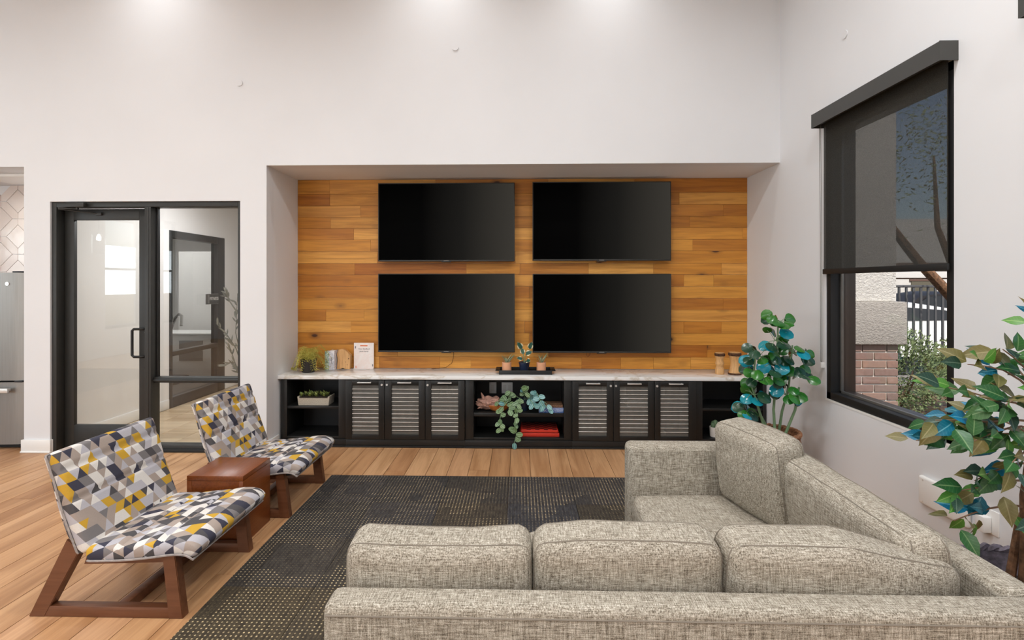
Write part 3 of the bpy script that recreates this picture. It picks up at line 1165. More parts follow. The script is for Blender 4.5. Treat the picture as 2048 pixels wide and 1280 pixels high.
# square + picket tiles set on the diagonal
S_, W_ = .19, .092
PER = S_ + W_
def tile_from(poly, name):
    bm = bmesh.new()
    prism(bm, poly, 0, .008, 2)
    me = finish(bm, name, False)
    me.materials.append(M['tile_pink'])
    return me
gp = .0025
sq_me = tile_from([(-S_ / 2 + gp, -S_ / 2 + gp), (S_ / 2 - gp, -S_ / 2 + gp), (S_ / 2 - gp, S_ / 2 - gp), (-S_ / 2 + gp, S_ / 2 - gp)], 'square_tile')
hl, hw = PER / 2 - gp * 1.4, W_ / 2 - gp
pk_me = tile_from([(-hl, 0), (-hl + hw, -hw), (hl - hw, -hw), (hl, 0), (hl - hw, hw), (-hl + hw, hw)], 'picket_tile')
ctr = Vector((-5.675, 0, 2.53))
def place_tile(me, a, b, ang, name):
    c45 = math.cos(PI / 4)
    X = ctr.x + (a - b) * c45
    Z = ctr.z + (a + b) * c45
    if -6.5 < X < -5.0 and 1.55 < Z < 2.70:
        o = link(name, me, None, kw)
        o.matrix_basis = Matrix.Translation((X, 5.75, Z)) @ Matrix.Rotation(PI / 2, 4, 'X') @ Matrix.Rotation(PI / 4 + ang, 4, 'Z')
for i in range(-6, 7):
    for j in range(-6, 7):
        place_tile(sq_me, i * PER, j * PER, 0, 'square_tile')
        place_tile(pk_me, i * PER + PER / 2, j * PER, PI / 2, 'picket_tile')
        place_tile(pk_me, i * PER, j * PER + PER / 2, 0, 'picket_tile')
area('kitchen_ceiling_lamp', (-5.2, 5.3, 2.64), (0, 0, -1), .3, .3, 8, (1, .95, .88))
kl = thing('undercabinet_fixture', 'flat white light fixture under the kitchen ceiling above the refrigerator', 'ceiling light', (-5.1, 5.3, ZN - .03))
bx('housing', (-5.5, 5.1, ZN - .03), (-4.86, 5.5, ZN), 'white', kl, .004)

# refrigerator
fg = thing('refrigerator', 'stainless steel refrigerator with a bottom freezer in the kitchen opening', 'refrigerator', (-5.19, 5.25, 0))
FX0, FX1 = -5.62, -4.775
bx('cabinet_body', (FX0 + .01, 4.97, .02), (FX1, 5.70, 1.69), 'dark_steel', fg, .006)
def fdoor(z0, z1):
    bm = bmesh.new()
    n = 14
    poly = []
    for k in range(n + 1):
        t = k / n
        xx = FX0 + (FX1 - FX0) * t
        edge = min(t, 1 - t) * (FX1 - FX0)
        bulge = .028 * (1 - (2 * t - 1) ** 2)
        rnd = .02 * max(0, 1 - edge / .03) ** 2
        poly.append((xx, 4.905 - bulge + rnd))
    poly += [(FX1, 4.965), (FX0, 4.965)]
    prism(bm, poly, z0, z1, 2)
    return obj('door', bm, 'steel', fg, True, 30)
d1 = fdoor(.665, 1.705)
d2 = fdoor(.05, .648)
bm = bmesh.new()
b2(bm, (-4.90, 4.90, 1.705), (-4.80, 5.0, 1.72), .004)
obj('hinge', bm, 'dark_steel', fg)
bm = bmesh.new()
b2(bm, (FX1 - .09, 4.885, .648), (FX1 - .01, 4.96, .665), .004)
obj('hinge', bm, 'dark_steel', fg)
bm = bmesh.new()
b2(bm, (FX0 + .08, 4.825, .555), (-4.875, 4.85, .60), .008)
for xx in (FX0 + .12, -4.92):
    b2(bm, (xx - .015, 4.85, .565), (xx + .015, 4.90, .59), .003)
obj('handle', bm, 'chrome', d2)
bm = bmesh.new()
tube(bm, [(FX0 + .08, 4.88, .75), (FX0 + .08, 4.83, .78), (FX0 + .08, 4.83, 1.5), (FX0 + .08, 4.88, 1.55)], .014, 10)
obj('handle', bm, 'chrome', d1)
bm = bmesh.new()
cyl(bm, (-4.935, 4.889, 1.597), (-4.935, 4.883, 1.597), .019, 20)
lathe(bm, [(.013, 0), (.016, .002), (.013, .003)], (0, 0, 0), 16)
bmesh.ops.delete(bm, geom=[v for v in bm.verts if abs(v.co.x) < .05], context='VERTS')
obj('emblem', bm, 'chrome', d1)
bx('toe_grille', (FX0 + .02, 4.95, .005), (FX1 - .01, 4.99, .05), 'frame_dark', fg)
for xx in (FX0 + .08, FX1 - .05):
    bm = bmesh.new()
    cyl(bm, (xx, 5.02, 0), (xx, 5.02, .03), .025, 12)
    obj('foot', bm, 'frame_dark', fg)

# pendant seen mirrored in the door glass
pd = thing('pendant_lamp', 'clear glass cylinder pendant lamp with a glowing bulb, mirrored in the door glass', 'pendant lamp', (-6.5, 2.0, 2.1))
bm = bmesh.new()
cyl(bm, (-6.5, 2, 2.42), (-6.5, 2, CEIL), .004, 6)
obj('cord', bm, 'frame_dark', pd)
bm = bmesh.new()
cyl(bm, (-6.5, 2, 2.36), (-6.5, 2, 2.43), .03, 14)
obj('socket', bm, 'chrome', pd)
bm = bmesh.new()
lathe(bm, [(.09, 0), (.09, .3), (.085, .3), (.085, 0)], (-6.5, 2, 2.07), 24)
obj('shade', bm, 'glass', pd)
bm = bmesh.new()
lathe(bm, [(0, 0), (.025, .01), (.032, .035), (.02, .075), (.012, .10)], (-6.5, 2, 2.26), 14)
obj('bulb', bm, 'bulb', pd)

# ================================================================== MEDIA CABINETS
CF, CB = 5.06, 5.47       # front plane, back
ZB, ZT = .075, .662       # carcass bottom and top
EDGES = [-2.351, -1.706, -.536, .505, 1.693, 2.365]


def carcass(x0, x1, label, cat='cabinet', group=None, lstile=.03, rstile=.03, name='open_shelf_cabinet'):
    t = thing(name, label, cat, ((x0 + x1) / 2, (CF + CB) / 2, 0), 0, group)
    bx('base', (x0, CF - .012, .004), (x1, CB, ZB), 'black', t, .002)
    bx('base_shoe', (x0, CF - .026, 0.0), (x1, CF - .012, .016), 'black', t, .003)
    bx('side_panel', (x0 + .001, CF, ZB), (x0 + lstile, CB, ZT), 'black', t, .0015)
    bx('side_panel', (x1 - rstile, CF, ZB), (x1 - .001, CB, ZT), 'black', t, .0015)
    bx('bottom_panel', (x0 + lstile, CF + .004, ZB), (x1 - rstile, CB, ZB + .024), 'black', t, .0015)
    bx('back_panel', (x0 + lstile, CB - .012, ZB + .024), (x1 - rstile, CB, ZT), 'black_in', t)
    bx('top_rail', (x0 + lstile, CF + .002, ZT - .012), (x1 - rstile, CB, ZT), 'black', t, .0015)
    return t


ca = carcass(EDGES[0], EDGES[1], 'black open cabinet with one shelf holding the stone succulent trough', lstile=.06, rstile=.074)
bx('shelf', (EDGES[0] + .06, CF + .008, .37), (EDGES[1] - .074, CB - .012, .395), 'black', ca, .0015)
cc = carcass(EDGES[2], EDGES[3], 'black open cabinet between the mesh doors holding the trailing plant', lstile=.083, rstile=.078)
bx('shelf', (EDGES[2] + .083, CF + .008, .303), (EDGES[3] - .078, CB - .012, .338), 'black', cc, .0015)
ce = carcass(EDGES[4], EDGES[5], 'black open cabinet in the corner holding the small cactus', lstile=.067, rstile=.03)
bx('shelf', (EDGES[4] + .067, CF + .008, .37), (EDGES[5] - .03, CB - .012, .395), 'black', ce, .0015)


def make_door(cab, x0, x1, p0, p1, lock_side):
    d = thing_struct('door')
    d.parent = cab
    if cab.name in ROOTM:
        d.matrix_parent_inverse = ROOTM[cab.name].inverted()
    ya, yb = CF - .020, CF
    z0, z1 = ZB + .004, .655
    g_ = .0025
    pz0, pz1 = .125, .608
    bm = bmesh.new()
    b2(bm, (x0 + g_, ya, z0), (p0, yb, z1), .0015)
    b2(bm, (p1, ya, z0), (x1 - g_, yb, z1), .0015)
    b2(bm, (p0, ya, z0), (p1, yb, pz0), .0015)
    b2(bm, (p0, ya, pz1), (p1, yb, z1), .0015)
    obj('door_frame', bm, 'black', d)
    bm = bmesh.new()
    xx = p0 + .002
    while xx < p1:
        b2(bm, (xx, CF - .008, pz0), (xx + .0028, CF - .006, pz1))
        xx += .0052
    zz = pz0 + .004
    while zz < pz1:
        b2(bm, (p0, CF - .0065, zz), (p1, CF - .0055, zz + .0012))
        zz += .0065
    tag(obj('wire_mesh', bm, 'mesh_wire', d, False), kind='stuff')
    n = 12
    for k in range(1, n):
        zz = pz1 - (pz1 - pz0) * k / n + .0
        bm = bmesh.new()
        cyl(bm, (p0 - .002, CF - .011, zz), (p1 + .002, CF - .011, zz), .0034, 6)
        obj('cross_wire', bm, 'bright_wire', d)
    xm = (x0 + x1) / 2 + .0
    bm = bmesh.new()
    b2(bm, (xm - .068, ya - .030, .6305), (xm + .068, ya - .022, .642), .002)
    for s in (-1, 1):
        b2(bm, (xm + s * .058 - .005, ya - .024, .632), (xm + s * .058 + .005, ya, .641), .001)
    obj('handle', bm, 'chrome', d)
    xl = x1 - .026 if lock_side > 0 else x0 + .024
    bm = bmesh.new()
    cyl(bm, (xl, ya, .612), (xl, ya - .007, .612), .0105, 16)
    obj('lock', bm, 'chrome', d)
    return d


cb_ = carcass(EDGES[1], EDGES[2], 'black cabinet with three wire mesh doors beside the stone succulent trough', name='mesh_door_cabinet')
for a in ((-1.706, -1.321, -1.642, -1.38, 1), (-1.321, -.923, -1.252, -.987, -1), (-.923, -.536, -.864, -.6, -1)):
    make_door(cb_, *a)
bx('shelf', (EDGES[1] + .03, CF + .06, .36), (EDGES[2] - .03, CB - .012, .38), 'black_in', cb_)
cd_ = carcass(EDGES[3], EDGES[4], 'black cabinet with three wire mesh doors beside the sofa arm', name='mesh_door_cabinet')
for a in ((.505, .901, .567, .838, 1), (.901, 1.295, .963, 1.233, -1), (1.295, 1.693, 1.353, 1.621, -1)):
    make_door(cd_, *a)
bx('shelf', (EDGES[3] + .03, CF + .06, .36), (EDGES[4] - .03, CB - .012, .38), 'black_in', cd_)
# worktop
bm = bmesh.new()
b2(bm, (XL + .001, 5.035, .664), (XR - .001, YN - .002, .70), .003)
tag(obj('marble_countertop', bm, 'marble'), 'long white veined marble countertop over the black cabinets', 'countertop')


def outlet(xc, zc, w, label, y=CB - .012, group=None):
    t = thing('wall_outlet', label, 'outlet', (xc, y, zc), 0, group)
    bx('cover_plate', (xc - w / 2, y - .006, zc - .058), (xc + w / 2, y, zc + .058), 'white', t, .002)
    for k in range(2 if w > .09 else 1):
        ox = 0 if w < .09 else (-.026 if k == 0 else .026)
        bx('receptacle', (xc + ox - .016, y - .009, zc - .032), (xc + ox + .016, y - .005, zc + .032), 'white_m', t, .002)


outlet(-.285, .505, .075, 'narrow white outlet plate behind the driftwood in the open cabinet')
outlet(-.135, .505, .115, 'wide white outlet plate behind the trailing plant in the open cabinet')
for xx in (-.80, -.685):
    outlet(xx, .48, .075, 'white outlet plate in the mesh cabinet, ' + ('nearest the open plant shelf' if xx > -.7 else 'second from the open plant shelf'), group='outlets inside the mesh cabinet')
outlet(.89, .50, .075, 'white outlet plate inside the mesh cabinet near the checkerboard box')
outlet(1.07, .50, .075, 'white outlet plate above the white media box inside the mesh cabinet')
outlet(1.47, .50, .075, 'white outlet plate inside the mesh cabinet near the corner shelf')
mb = thing('media_box', 'white media box on the shelf inside the mesh cabinet', 'media box', (1.18, 5.25, .38))
bx('casing', (1.06, 5.18, .38), (1.28, 5.36, .44), 'white', mb, .006)
bx('front_strip', (1.07, 5.178, .395), (1.27, 5.18, .405), 'grey', mb)
mb = thing('adapter_box', 'small white adapter lying on the floor of the mesh cabinet', 'adapter', (1.40, 5.2, ZB + .024))
bx('casing', (1.36, 5.16, ZB + .024), (1.44, 5.26, ZB + .06), 'white', mb, .006)
bx('plug', (1.38, 5.15, ZB + .06), (1.41, 5.20, ZB + .075), 'white', mb, .003)

# ================================================================== TELEVISIONS
def make_tv():
    t = thing('television', '', 'television', (0, 0, 0), 0, 'wall televisions', local=True)
    w, h = 1.43, .82
    bm = bmesh.new()
    b2(bm, (-w / 2 + .004, -.052, .004), (w / 2 - .004, -.02, h - .004), .006)
    b2(bm, (-w * .32, -.022, .1), (w * .32, .008, h * .72), .02)
    obj('housing', bm, 'tvbody', t)
    bz = bmesh.new()
    for lo, hi in (((-w / 2, -.062, 0), (-w / 2 + .009, -.046, h)), ((w / 2 - .009, -.062, 0), (w / 2, -.046, h)),
                   ((-w / 2 + .009, -.062, h - .009), (w / 2 - .009, -.046, h)), ((-w / 2 + .009, -.063, 0), (w / 2 - .009, -.046, .016))):
        b2(bz, lo, hi, .0015)
    obj('bezel', bz, 'frame', t)
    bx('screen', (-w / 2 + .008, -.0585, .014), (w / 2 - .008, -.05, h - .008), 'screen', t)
    lg = bx('logo', (-.026, -.0645, .004), (.026, -.062, .011), 'grey', t)
    bx('sensor', (-.05, -.061, -.008), (.05, -.045, .001), 'tvbody', t, .002)
    bx('wall_mount', (-.25, .006, h * .25), (.25, .028, h * .65), 'dark_steel', t, .003)
    return t


tv0 = make_tv()
TVS = [(-.77, 1.83, 'upper wall television over the books and white card sign'), (.845, 1.835, 'upper wall television on the side of the blind window'),
       (-.77, .883, 'lower wall television over the mesh doors beside the succulent trough'), (.846, .881, 'lower wall television on the side of the turned wooden holders')]
for i, (xx, zz, lb) in enumerate(TVS):
    t = tv0 if i == 0 else copy_tree(tv0)
    t.location = (xx, YN - .03, zz)
    t['label'] = lb
# loose cable
bm = bmesh.new()
tube(bm, [(-.70, YN - .008, .89), (-.705, YN - .01, .82), (-.72, YN - .014, .76), (-.78, YN - .02, .715), (-.86, YN - .03, .704), (-.93, YN - .05, .703)], .0022, 5)
tag(obj('power_cable', bm, 'dark_bark'), 'thin brown cable hanging below the lower television onto the countertop', 'cable')
bm = bmesh.new()
tube(bm, [(.70, YN - .02, .875), (.70, YN - .015, .845), (.715, YN - .012, .83), (.735, YN - .012, .85), (.735, YN - .02, .885)], .002, 5)
tag(obj('power_cable', bm, 'dark_bark'), 'small loop of cable below the television near the turned holders', 'cable')

# ================================================================== COUNTERTOP OBJECTS
CT = .70
# fern
fx, fy = -2.15, 5.235
fern = thing('potted_fern', 'yellow-green fern with arching fronds in a dark pot on the countertop', 'potted plant', (fx, fy, CT))
bm = bmesh.new()
lathe(bm, [(.056, 0), (.062, .004), (.077, .118), (.082, .12), (.082, .132), (.072, .132), (.070, .112), (0, .112)], (fx, fy, CT))
obj('pot', bm, 'blackpot', fern)
bm = bmesh.new()
lathe(bm, [(0, .10), (.069, .105), (.06, .118), (0, .122)], (fx, fy, CT), 16)
obj('soil', bm, 'soil', fern)
rng = random.Random(21)
def frond(parent, base, az, reach, rise, drop, mat, n=15, lw=.05):
    """arching midrib with pairs of toothed leaflets"""
    bm = bmesh.new()
    uvl = bm.loops.layers.uv.new('UVMap')
    base = Vector(base)
    hd = Vector((math.cos(az), math.sin(az), 0))
    side = Vector((-math.sin(az), math.cos(az), 0))
    pts = []
    for k in range(n + 1):
        t = k / n
        z = rise * math.sin(min(1, t * 1.5) * PI / 2) - drop * max(0, t - .35) ** 1.6 * 2.2
        pts.append(base + hd * reach * t + Vector((0, 0, max(z, CT + .045 - base.z))))
    tube(bm, pts, .0012, 4)
    for k in range(2, n + 1):
        t = k / n
        ln = lw * math.sin(PI * min(1, .12 + t * .86)) ** .7 + .006
        dirv = (pts[k] - pts[k - 1]).normalized()
        for s in (-1, 1):
            for q in range(4):
                f = (q + .7) / 4.0
                c = pts[k] + side * s * ln * f * .9 + dirv * ln * .3 * f + Vector((0, 0, -ln * .35 * f * f)) + Vector((rng.uniform(-.003, .003), rng.uniform(-.003, .003), rng.uniform(-.004, .004)))
                e = .0046 * (1.15 - .5 * f)
                up = Vector((rng.uniform(-.6, .6), rng.uniform(-.6, .6), rng.uniform(.2, 1)))
                w_ = (side * s + dirv * .5).normalized()
                a = c + (dirv * .6 + up * .5).normalized() * e * .8
                b = c - (dirv * .6 + up * .5).normalized() * e * .8
                d = c + w_ * e * 1.3
                g_ = c - w_ * e * 1.3
                f_ = bm.faces.new([bm.verts.new(v) for v in (a, d, b, g_)])
                for lp in f_.loops:
                    lp[uvl].uv = (.4, t)
    o = obj('frond', bm, mat, parent, False)
for k in range(34):
    az = k * 2 * PI / 34 * 3 + rng.uniform(-.2, .2)
    cx_, sy_ = math.cos(az), math.sin(az)
    reach = rng.uniform(.13, .21)
    if sy_ > .3:
        reach *= .8
    if cx_ < -.3:
        reach = min(reach, .135)
    frond(fern, (fx + cx_ * .025, fy + sy_ * .025, CT + .115), az, reach, rng.uniform(.05, .18), rng.uniform(.02, .24) + (.1 if cx_ < -.4 else 0), 'fern', 20, rng.uniform(.036, .05))

# two upright books
def upright_book(x0, x1, y0, depth, h, cover, spine_txt, label, tcol):
    t = thing('book', label, 'book', ((x0 + x1) / 2, y0 + depth / 2, CT))
    bm = bmesh.new()
    b2(bm, (x0, y0, CT), (x0 + .003, y0 + depth, CT + h))
    b2(bm, (x1 - .003, y0, CT), (x1, y0 + depth, CT + h))
    b2(bm, (x0, y0 - .003, CT), (x1, y0 + .002, CT + h), .001)
    obj('cover', bm, cover, t)
    bx('pages', (x0 + .003, y0 + .002, CT + .003), (x1 - .003, y0 + depth - .004, CT + h - .004), 'paper', t)
    text_mesh(spine_txt, .030, tcol, t, Matrix.Translation(((x0 + x1) / 2, y0 - .0036, CT + h * .5)) @ Matrix.Rotation(PI / 2, 4, 'X') @ Matrix.Rotation(-PI / 2, 4, 'Z'), shear=.25)
upright_book(-2.035, -1.990, 5.375, .10, .192, 'book_green', 'GO', 'green and white patterned book standing upright beside the fern', 'navy')
upright_book(-1.986, -1.930, 5.365, .11, .20, 'book_white', 'Island', 'pale book with dark script on its spine, standing beside the wood slab', 'ink')
# wood slab
bm = bmesh.new()
poly = [(-1.925, .70), (-1.915, .80), (-1.925, .86), (-1.905, .905), (-1.865, .912), (-1.83, .895), (-1.80, .865), (-1.783, .85), (-1.785, .78), (-1.79, .70), (-1.84, .704), (-1.862, .712), (-1.88, .704)]
prism(bm, poly, 5.42, 5.475, 1)
ws = thing('wood_slab', 'rough-edged pale wood slab bookend leaning beside the books', 'wood slab', (-1.855, 5.45, CT))
obj('slab', bm, 'light_wood', ws, False)
bm = bmesh.new()
for px, pz, rr in ((-1.80, .81, .006), (-1.83, .775, .004), (-1.815, .745, .004)):
    cyl(bm, (px, 5.4205, pz), (px, 5.4185, pz), rr, 8)
obj('knot', bm, 'dark_bark', ws)
# card sign
cs = thing('card_sign', 'white printed card sign with an orange heading standing against the panelling', 'sign', (-1.65, 5.46, CT))
bm = bmesh.new()
b2(bm, (-1.757, 5.462, CT), (-1.545, 5.468, CT + .272), .001)
b2(bm, (-1.757, 5.44, CT), (-1.545, 5.468, CT + .004), .001)
obj('card', bm, 'card', cs)
bx('heading', (-1.690, 5.4608, CT + .236), (-1.612, 5.4618, CT + .249), 'orange', cs)
RX = Matrix.Rotation(PI / 2, 4, 'X')
text_mesh('Your feedback', .021, 'ink', cs, Matrix.Translation((-1.65, 5.4612, CT + .208)) @ RX, shear=.3, depth=.0004)
text_mesh('(scan here)', .021, 'ink', cs, Matrix.Translation((-1.652, 5.4612, CT + .182)) @ RX, shear=.3, depth=.0004)
for (px, pz) in ((-1.74, .225), (-1.557, .035), (-1.735, .018)):
    bx('printed_corner_mark', (px - .004, 5.4606, CT + pz - .012), (px + .004, 5.4616, CT + pz + .012), 'orange' if pz < .03 else 'ink', cs)

# tray with three pots
ty0, ty1 = 5.13, 5.36
tr = thing('black_tray', 'rectangular black tray with flared ends on the countertop holding three pots', 'tray', (.054, 5.25, CT))
bm = bmesh.new()
b2(bm, (-.208, ty0, CT), (.316, ty1, CT + .008), .002)
b2(bm, (-.208, ty0, CT), (.316, ty0 + .008, CT + .042), .002)
b2(bm, (-.208, ty1 - .008, CT), (.316, ty1, CT + .042), .002)
b2(bm, (-.208, ty0, CT), (-.200, ty1, CT + .042), .002)
b2(bm, (.308, ty0, CT), (.316, ty1, CT + .042), .002)
obj('tray_body', bm, 'black', tr)
for s, xx in ((-1, -.208), (1, .316)):
    bm = bmesh.new()
    b2(bm, (min(xx, xx + s * .035), ty0 + .004, CT + .036), (max(xx, xx + s * .035), ty1 - .004, CT + .042), .002)
    obj('handle', bm, 'black', tr)
aloe_me = leaf_mesh('aloe_leaf', 'aloe', 1, .13, .35, .5, 'lance')
aloe2_me = leaf_mesh('aloe_leaf_tan', 'aloe2', 1, .12, .35, .5, 'lance')
def small_pot(px, label, mat, kind, seed):
    py = 5.25
    t = thing('potted_aloe' if kind == 'aloe' else 'potted_houseplant', label, 'potted plant', (px, py, CT + .008))
    z0 = CT + .008
    bm = bmesh.new()
    if kind == 'aloe':
        lathe(bm, [(.044, 0), (.047, .003), (.047, .098), (.043, .10), (.041, .085), (0, .085)], (px, py, z0))
    else:
        lathe(bm, [(.038, 0), (.042, .003), (.054, .088), (.057, .088), (.057, .10), (.05, .10), (.048, .085), (0, .085)], (px, py, z0))
    obj('pot', bm, mat, t)
    bm = bmesh.new()
    lathe(bm, [(0, .080), (.041, .082), (.03, .09), (0, .092)], (px, py, z0), 14)
    obj('soil', bm, 'soil', t)
    r_ = random.Random(seed)
    top = Vector((px, py, z0 + .085))
    if kind == 'aloe':
        for k in range(11):
            az = k * 2.4
            d = Vector((math.cos(az) * .5, math.sin(az) * .4, r_.uniform(.6, 1.1)))
            leaf(t, aloe2_me if (seed == 2 and k % 2) else aloe_me, top + Vector((math.cos(az) * .008, math.sin(az) * .008, 0)), d, r_.uniform(.09, .13), (0, 0, 1) if k else (0, 1, 0))
    else:
        vm = leaf_mesh('variegated_leaf', 'varieg', 1, .72, .15, .15, 'ovate')
        ends = [((-.025, -.02, .15), (-.35, -.3, .6), .07), ((.015, -.03, .10), (.6, -.5, .3), .066), ((.05, -.01, .15), (.3, -.4, .8), .066),
                ((-.018, -.03, .05), (-.9, -.5, .25), .052), ((.02, -.04, .035), (.4, -.8, .1), .062), ((-.01, .02, .09), (-.2, .5, .8), .06)]
        for e, d, s in ends:
            bm = bmesh.new()
            tube(bm, [top, top + Vector(e) * .5 + Vector((0, 0, .012)), top + Vector(e)], .002, 5)
            obj('stem', bm, 'stem', t)
            leaf(t, vm, top + Vector(e), d, s * 1.3, (0, -1, .4))
small_pot(-.134, 'small aloe in a peach pot at the tray end towards the books', 'peach', 'aloe', 1)
small_pot(.043, 'cream-edged leafy houseplant in a dark navy pot, middle of the tray', 'navy', 'leafy', 3)
small_pot(.214, 'small aloe with tan-tipped leaves in a peach pot at the other tray end', 'peach', 'aloe', 2)

# turned wooden holders
def holder(x, y, prof, label, slab_r, slab_z, base=None):
    t = thing('wooden_candle_holder', label, 'candle holder', (x, y, CT))
    bm = bmesh.new()
    lathe(bm, prof, (x, y, CT), 28)
    obj('turned_body', bm, 'light_wood', t)
    bm = bmesh.new()
    lathe(bm, [(slab_r * .85, slab_z), (slab_r, slab_z + .008), (slab_r, slab_z + .024), (slab_r * .9, slab_z + .03)], (x, y, CT), 18, .003)
    obj('bark_ring', bm, 'dark_bark', t)
    bm = bmesh.new()
    lathe(bm, [(slab_r * .86, slab_z + .028), (slab_r * .86, slab_z + .036), (0, slab_z + .037)], (x, y, CT), 18)
    obj('top_disc', bm, 'light_wood', t)
    if base:
        bm = bmesh.new()
        lathe(bm, [(base, 0), (base + .004, .004), (base + .003, .018), (base - .004, .02)], (x, y, CT), 24)
        obj('base_ring', bm, 'dark_bark', t)
holder(1.985, 5.22, [(.040, 0), (.042, .01), (.042, .055), (.034, .072), (.033, .082), (.041, .10), (.042, .115), (.034, .135), (.036, .15), (.046, .178), (.04, .185)],
       'plain turned wooden holder with a waisted stem and bark-edged top', .05, .178)
holder(2.125, 5.20, [(.058, 0), (.060, .02), (.050, .05), (.042, .09), (.040, .12), (.046, .15), (.056, .182), (.05, .19)],
       'flared wooden holder with a dark base ring behind the round-leaved plant', .062, .185, .06)

# ================================================================== SHELF OBJECTS
# stone trough of succulents
z0 = .395
st = thing('succulent_trough', 'pale stone trough planted with green succulents on the cabinet shelf', 'potted plant', (-2.045, 5.17, z0))
bm = bmesh.new()
prism(bm, [(-2.195, z0), (-1.895, z0), (-1.885, z0 + .085), (-1.899, z0 + .085), (-1.905, z0 + .07), (-2.185, z0 + .07), (-2.191, z0 + .085), (-2.205, z0 + .085)], 5.10, 5.25, 1)
obj('trough', bm, 'stone', st, False)
bx('soil', (-2.187, 5.105, z0 + .068), (-1.903, 5.245, z0 + .078), 'soil', st)
sm = leaf_mesh('succulent_leaf', 'succ', 1, .5, -.25, .5, 'ovate')
rng = random.Random(4)
for k in range(11):
    c = Vector((-2.17 + .025 * k + rng.uniform(-.008, .008), 5.125 + (k % 3) * .042, z0 + .078))
    for q in range(10):
        az = q * 2.4
        el = .25 + .11 * q
        leaf(st, sm, c + Vector((0, 0, .002 * q)), (math.cos(az), math.sin(az), el), rng.uniform(.028, .046))

# driftwood bowl
z0 = .338
dw = thing('driftwood_bowl', 'gnarled driftwood piece with a hollowed orange burl bowl on the shelf', 'driftwood', (-.27, 5.17, z0))
bm = bmesh.new()
bmesh.ops.create_icosphere(bm, subdivisions=4, radius=1)
for v in bm.verts:
    n_ = mnoise.noise(v.co * 2.2) * .35 + mnoise.noise(v.co * 6) * .16
    r_ = 1 + n_
    p = v.co * r_
    v.co = Vector((-.30 + p.x * .125, 5.18 + p.y * .07, z0 + .075 + p.z * .06))
    if v.co.z < z0 + .001:
        v.co.z = z0 + .001
obj('gnarled_root', bm, 'drift', dw)
for (a, b, r_) in (((-.36, 5.17, .42), (-.385, 5.15, .52), .022), ((-.39, 5.17, .39), (-.437, 5.14, .43), .018), ((-.34, 5.16, .42), (-.32, 5.13, .46), .02), ((-.38, 5.16, .37), (-.42, 5.13, .365), .016)):
    bm = bmesh.new()
    tube(bm, [a, (Vector(a) + Vector(b)) / 2 + Vector((.006, 0, .004)), b], [r_, r_ * .7, .003], 7)
    obj('spur', bm, 'drift', dw)
bm = bmesh.new()
lathe(bm, [(.05, 0), (.085, .018), (.115, .06), (.108, .062), (.08, .028), (0, .02)], (0, 0, 0), 24, .004)
bm.transform(Matrix.Translation((-.21, 5.145, z0 + .001)) @ Matrix.Diagonal((1, .55, 1, 1)))
obj('burl_bowl', bm, 'burl', dw)

# trailing plant
tp = thing('trailing_plant', 'trailing plant with striped oval leaves spilling from a blue pot over the shelf', 'potted plant', (.02, 5.2, z0))
bm = bmesh.new()
lathe(bm, [(.045, 0), (.05, .004), (.062, .10), (.066, .10), (.066, .112), (.058, .112), (.056, .098), (0, .098)], (.03, 5.19, z0))
obj('pot', bm, 'navy', tp)
t1 = leaf_mesh('trailing_leaf', 'trail', 1, .74, .15, .06, 'round')
t2 = leaf_mesh('trailing_leaf_blue_lit', 'trail2', 1, .74, .15, .06, 'round')
V = [  # vine polylines with leaf counts and leaf mesh
    ([(.02, 5.18, .44), (-.06, 5.12, .50), (-.14, 5.06, .45), (-.18, 5.025, .36), (-.20, 5.018, .26), (-.18, 5.016, .19)], 13, 0),
    ([(.03, 5.17, .44), (0, 5.10, .48), (-.03, 5.04, .42), (-.02, 5.02, .32), (-.05, 5.016, .22), (-.035, 5.014, .14), (-.06, 5.012, .05)], 15, 0),
    ([(.02, 5.18, .44), (-.08, 5.13, .52), (-.17, 5.10, .50), (-.22, 5.06, .44)], 8, 0),
    ([(.04, 5.18, .44), (.05, 5.14, .54), (.01, 5.10, .58), (.06, 5.08, .52)], 7, 0),
    ([(.04, 5.18, .44), (.10, 5.12, .52), (.17, 5.08, .53), (.20, 5.05, .46), (.23, 5.03, .41)], 10, 1),
    ([(.04, 5.18, .44), (.09, 5.12, .47), (.12, 5.07, .44), (.14, 5.04, .40)], 8, 1),
    ([(.03, 5.17, .44), (-.03, 5.10, .46), (-.09, 5.05, .41), (-.12, 5.02, .35)], 8, 0),
    ([(.05, 5.18, .44), (.15, 5.12, .50), (.25, 5.06, .44), (.29, 5.04, .38)], 5, 1)]
rng = random.Random(8)
for pts, n_, blue in V:
    bm = bmesh.new()
    tube(bm, pts, .0025, 5)
    obj('vine', bm, 'stem', tp)
    for k in range(n_):
        t = (.25 + .75 * (k + .5) / n_) * (len(pts) - 1)
        i = min(int(t), len(pts) - 2)
        p = Vector(pts[i]).lerp(Vector(pts[i + 1]), t - i)
        d = Vector((rng.uniform(-1, 1), rng.uniform(-.5, .0), rng.uniform(-.9, .25)))
        leaf(tp, t2 if (blue or rng.random() < .12) else t1, p, d, rng.uniform(.05, .068), (rng.uniform(-.4, .4), -1, rng.uniform(.1, .7)))

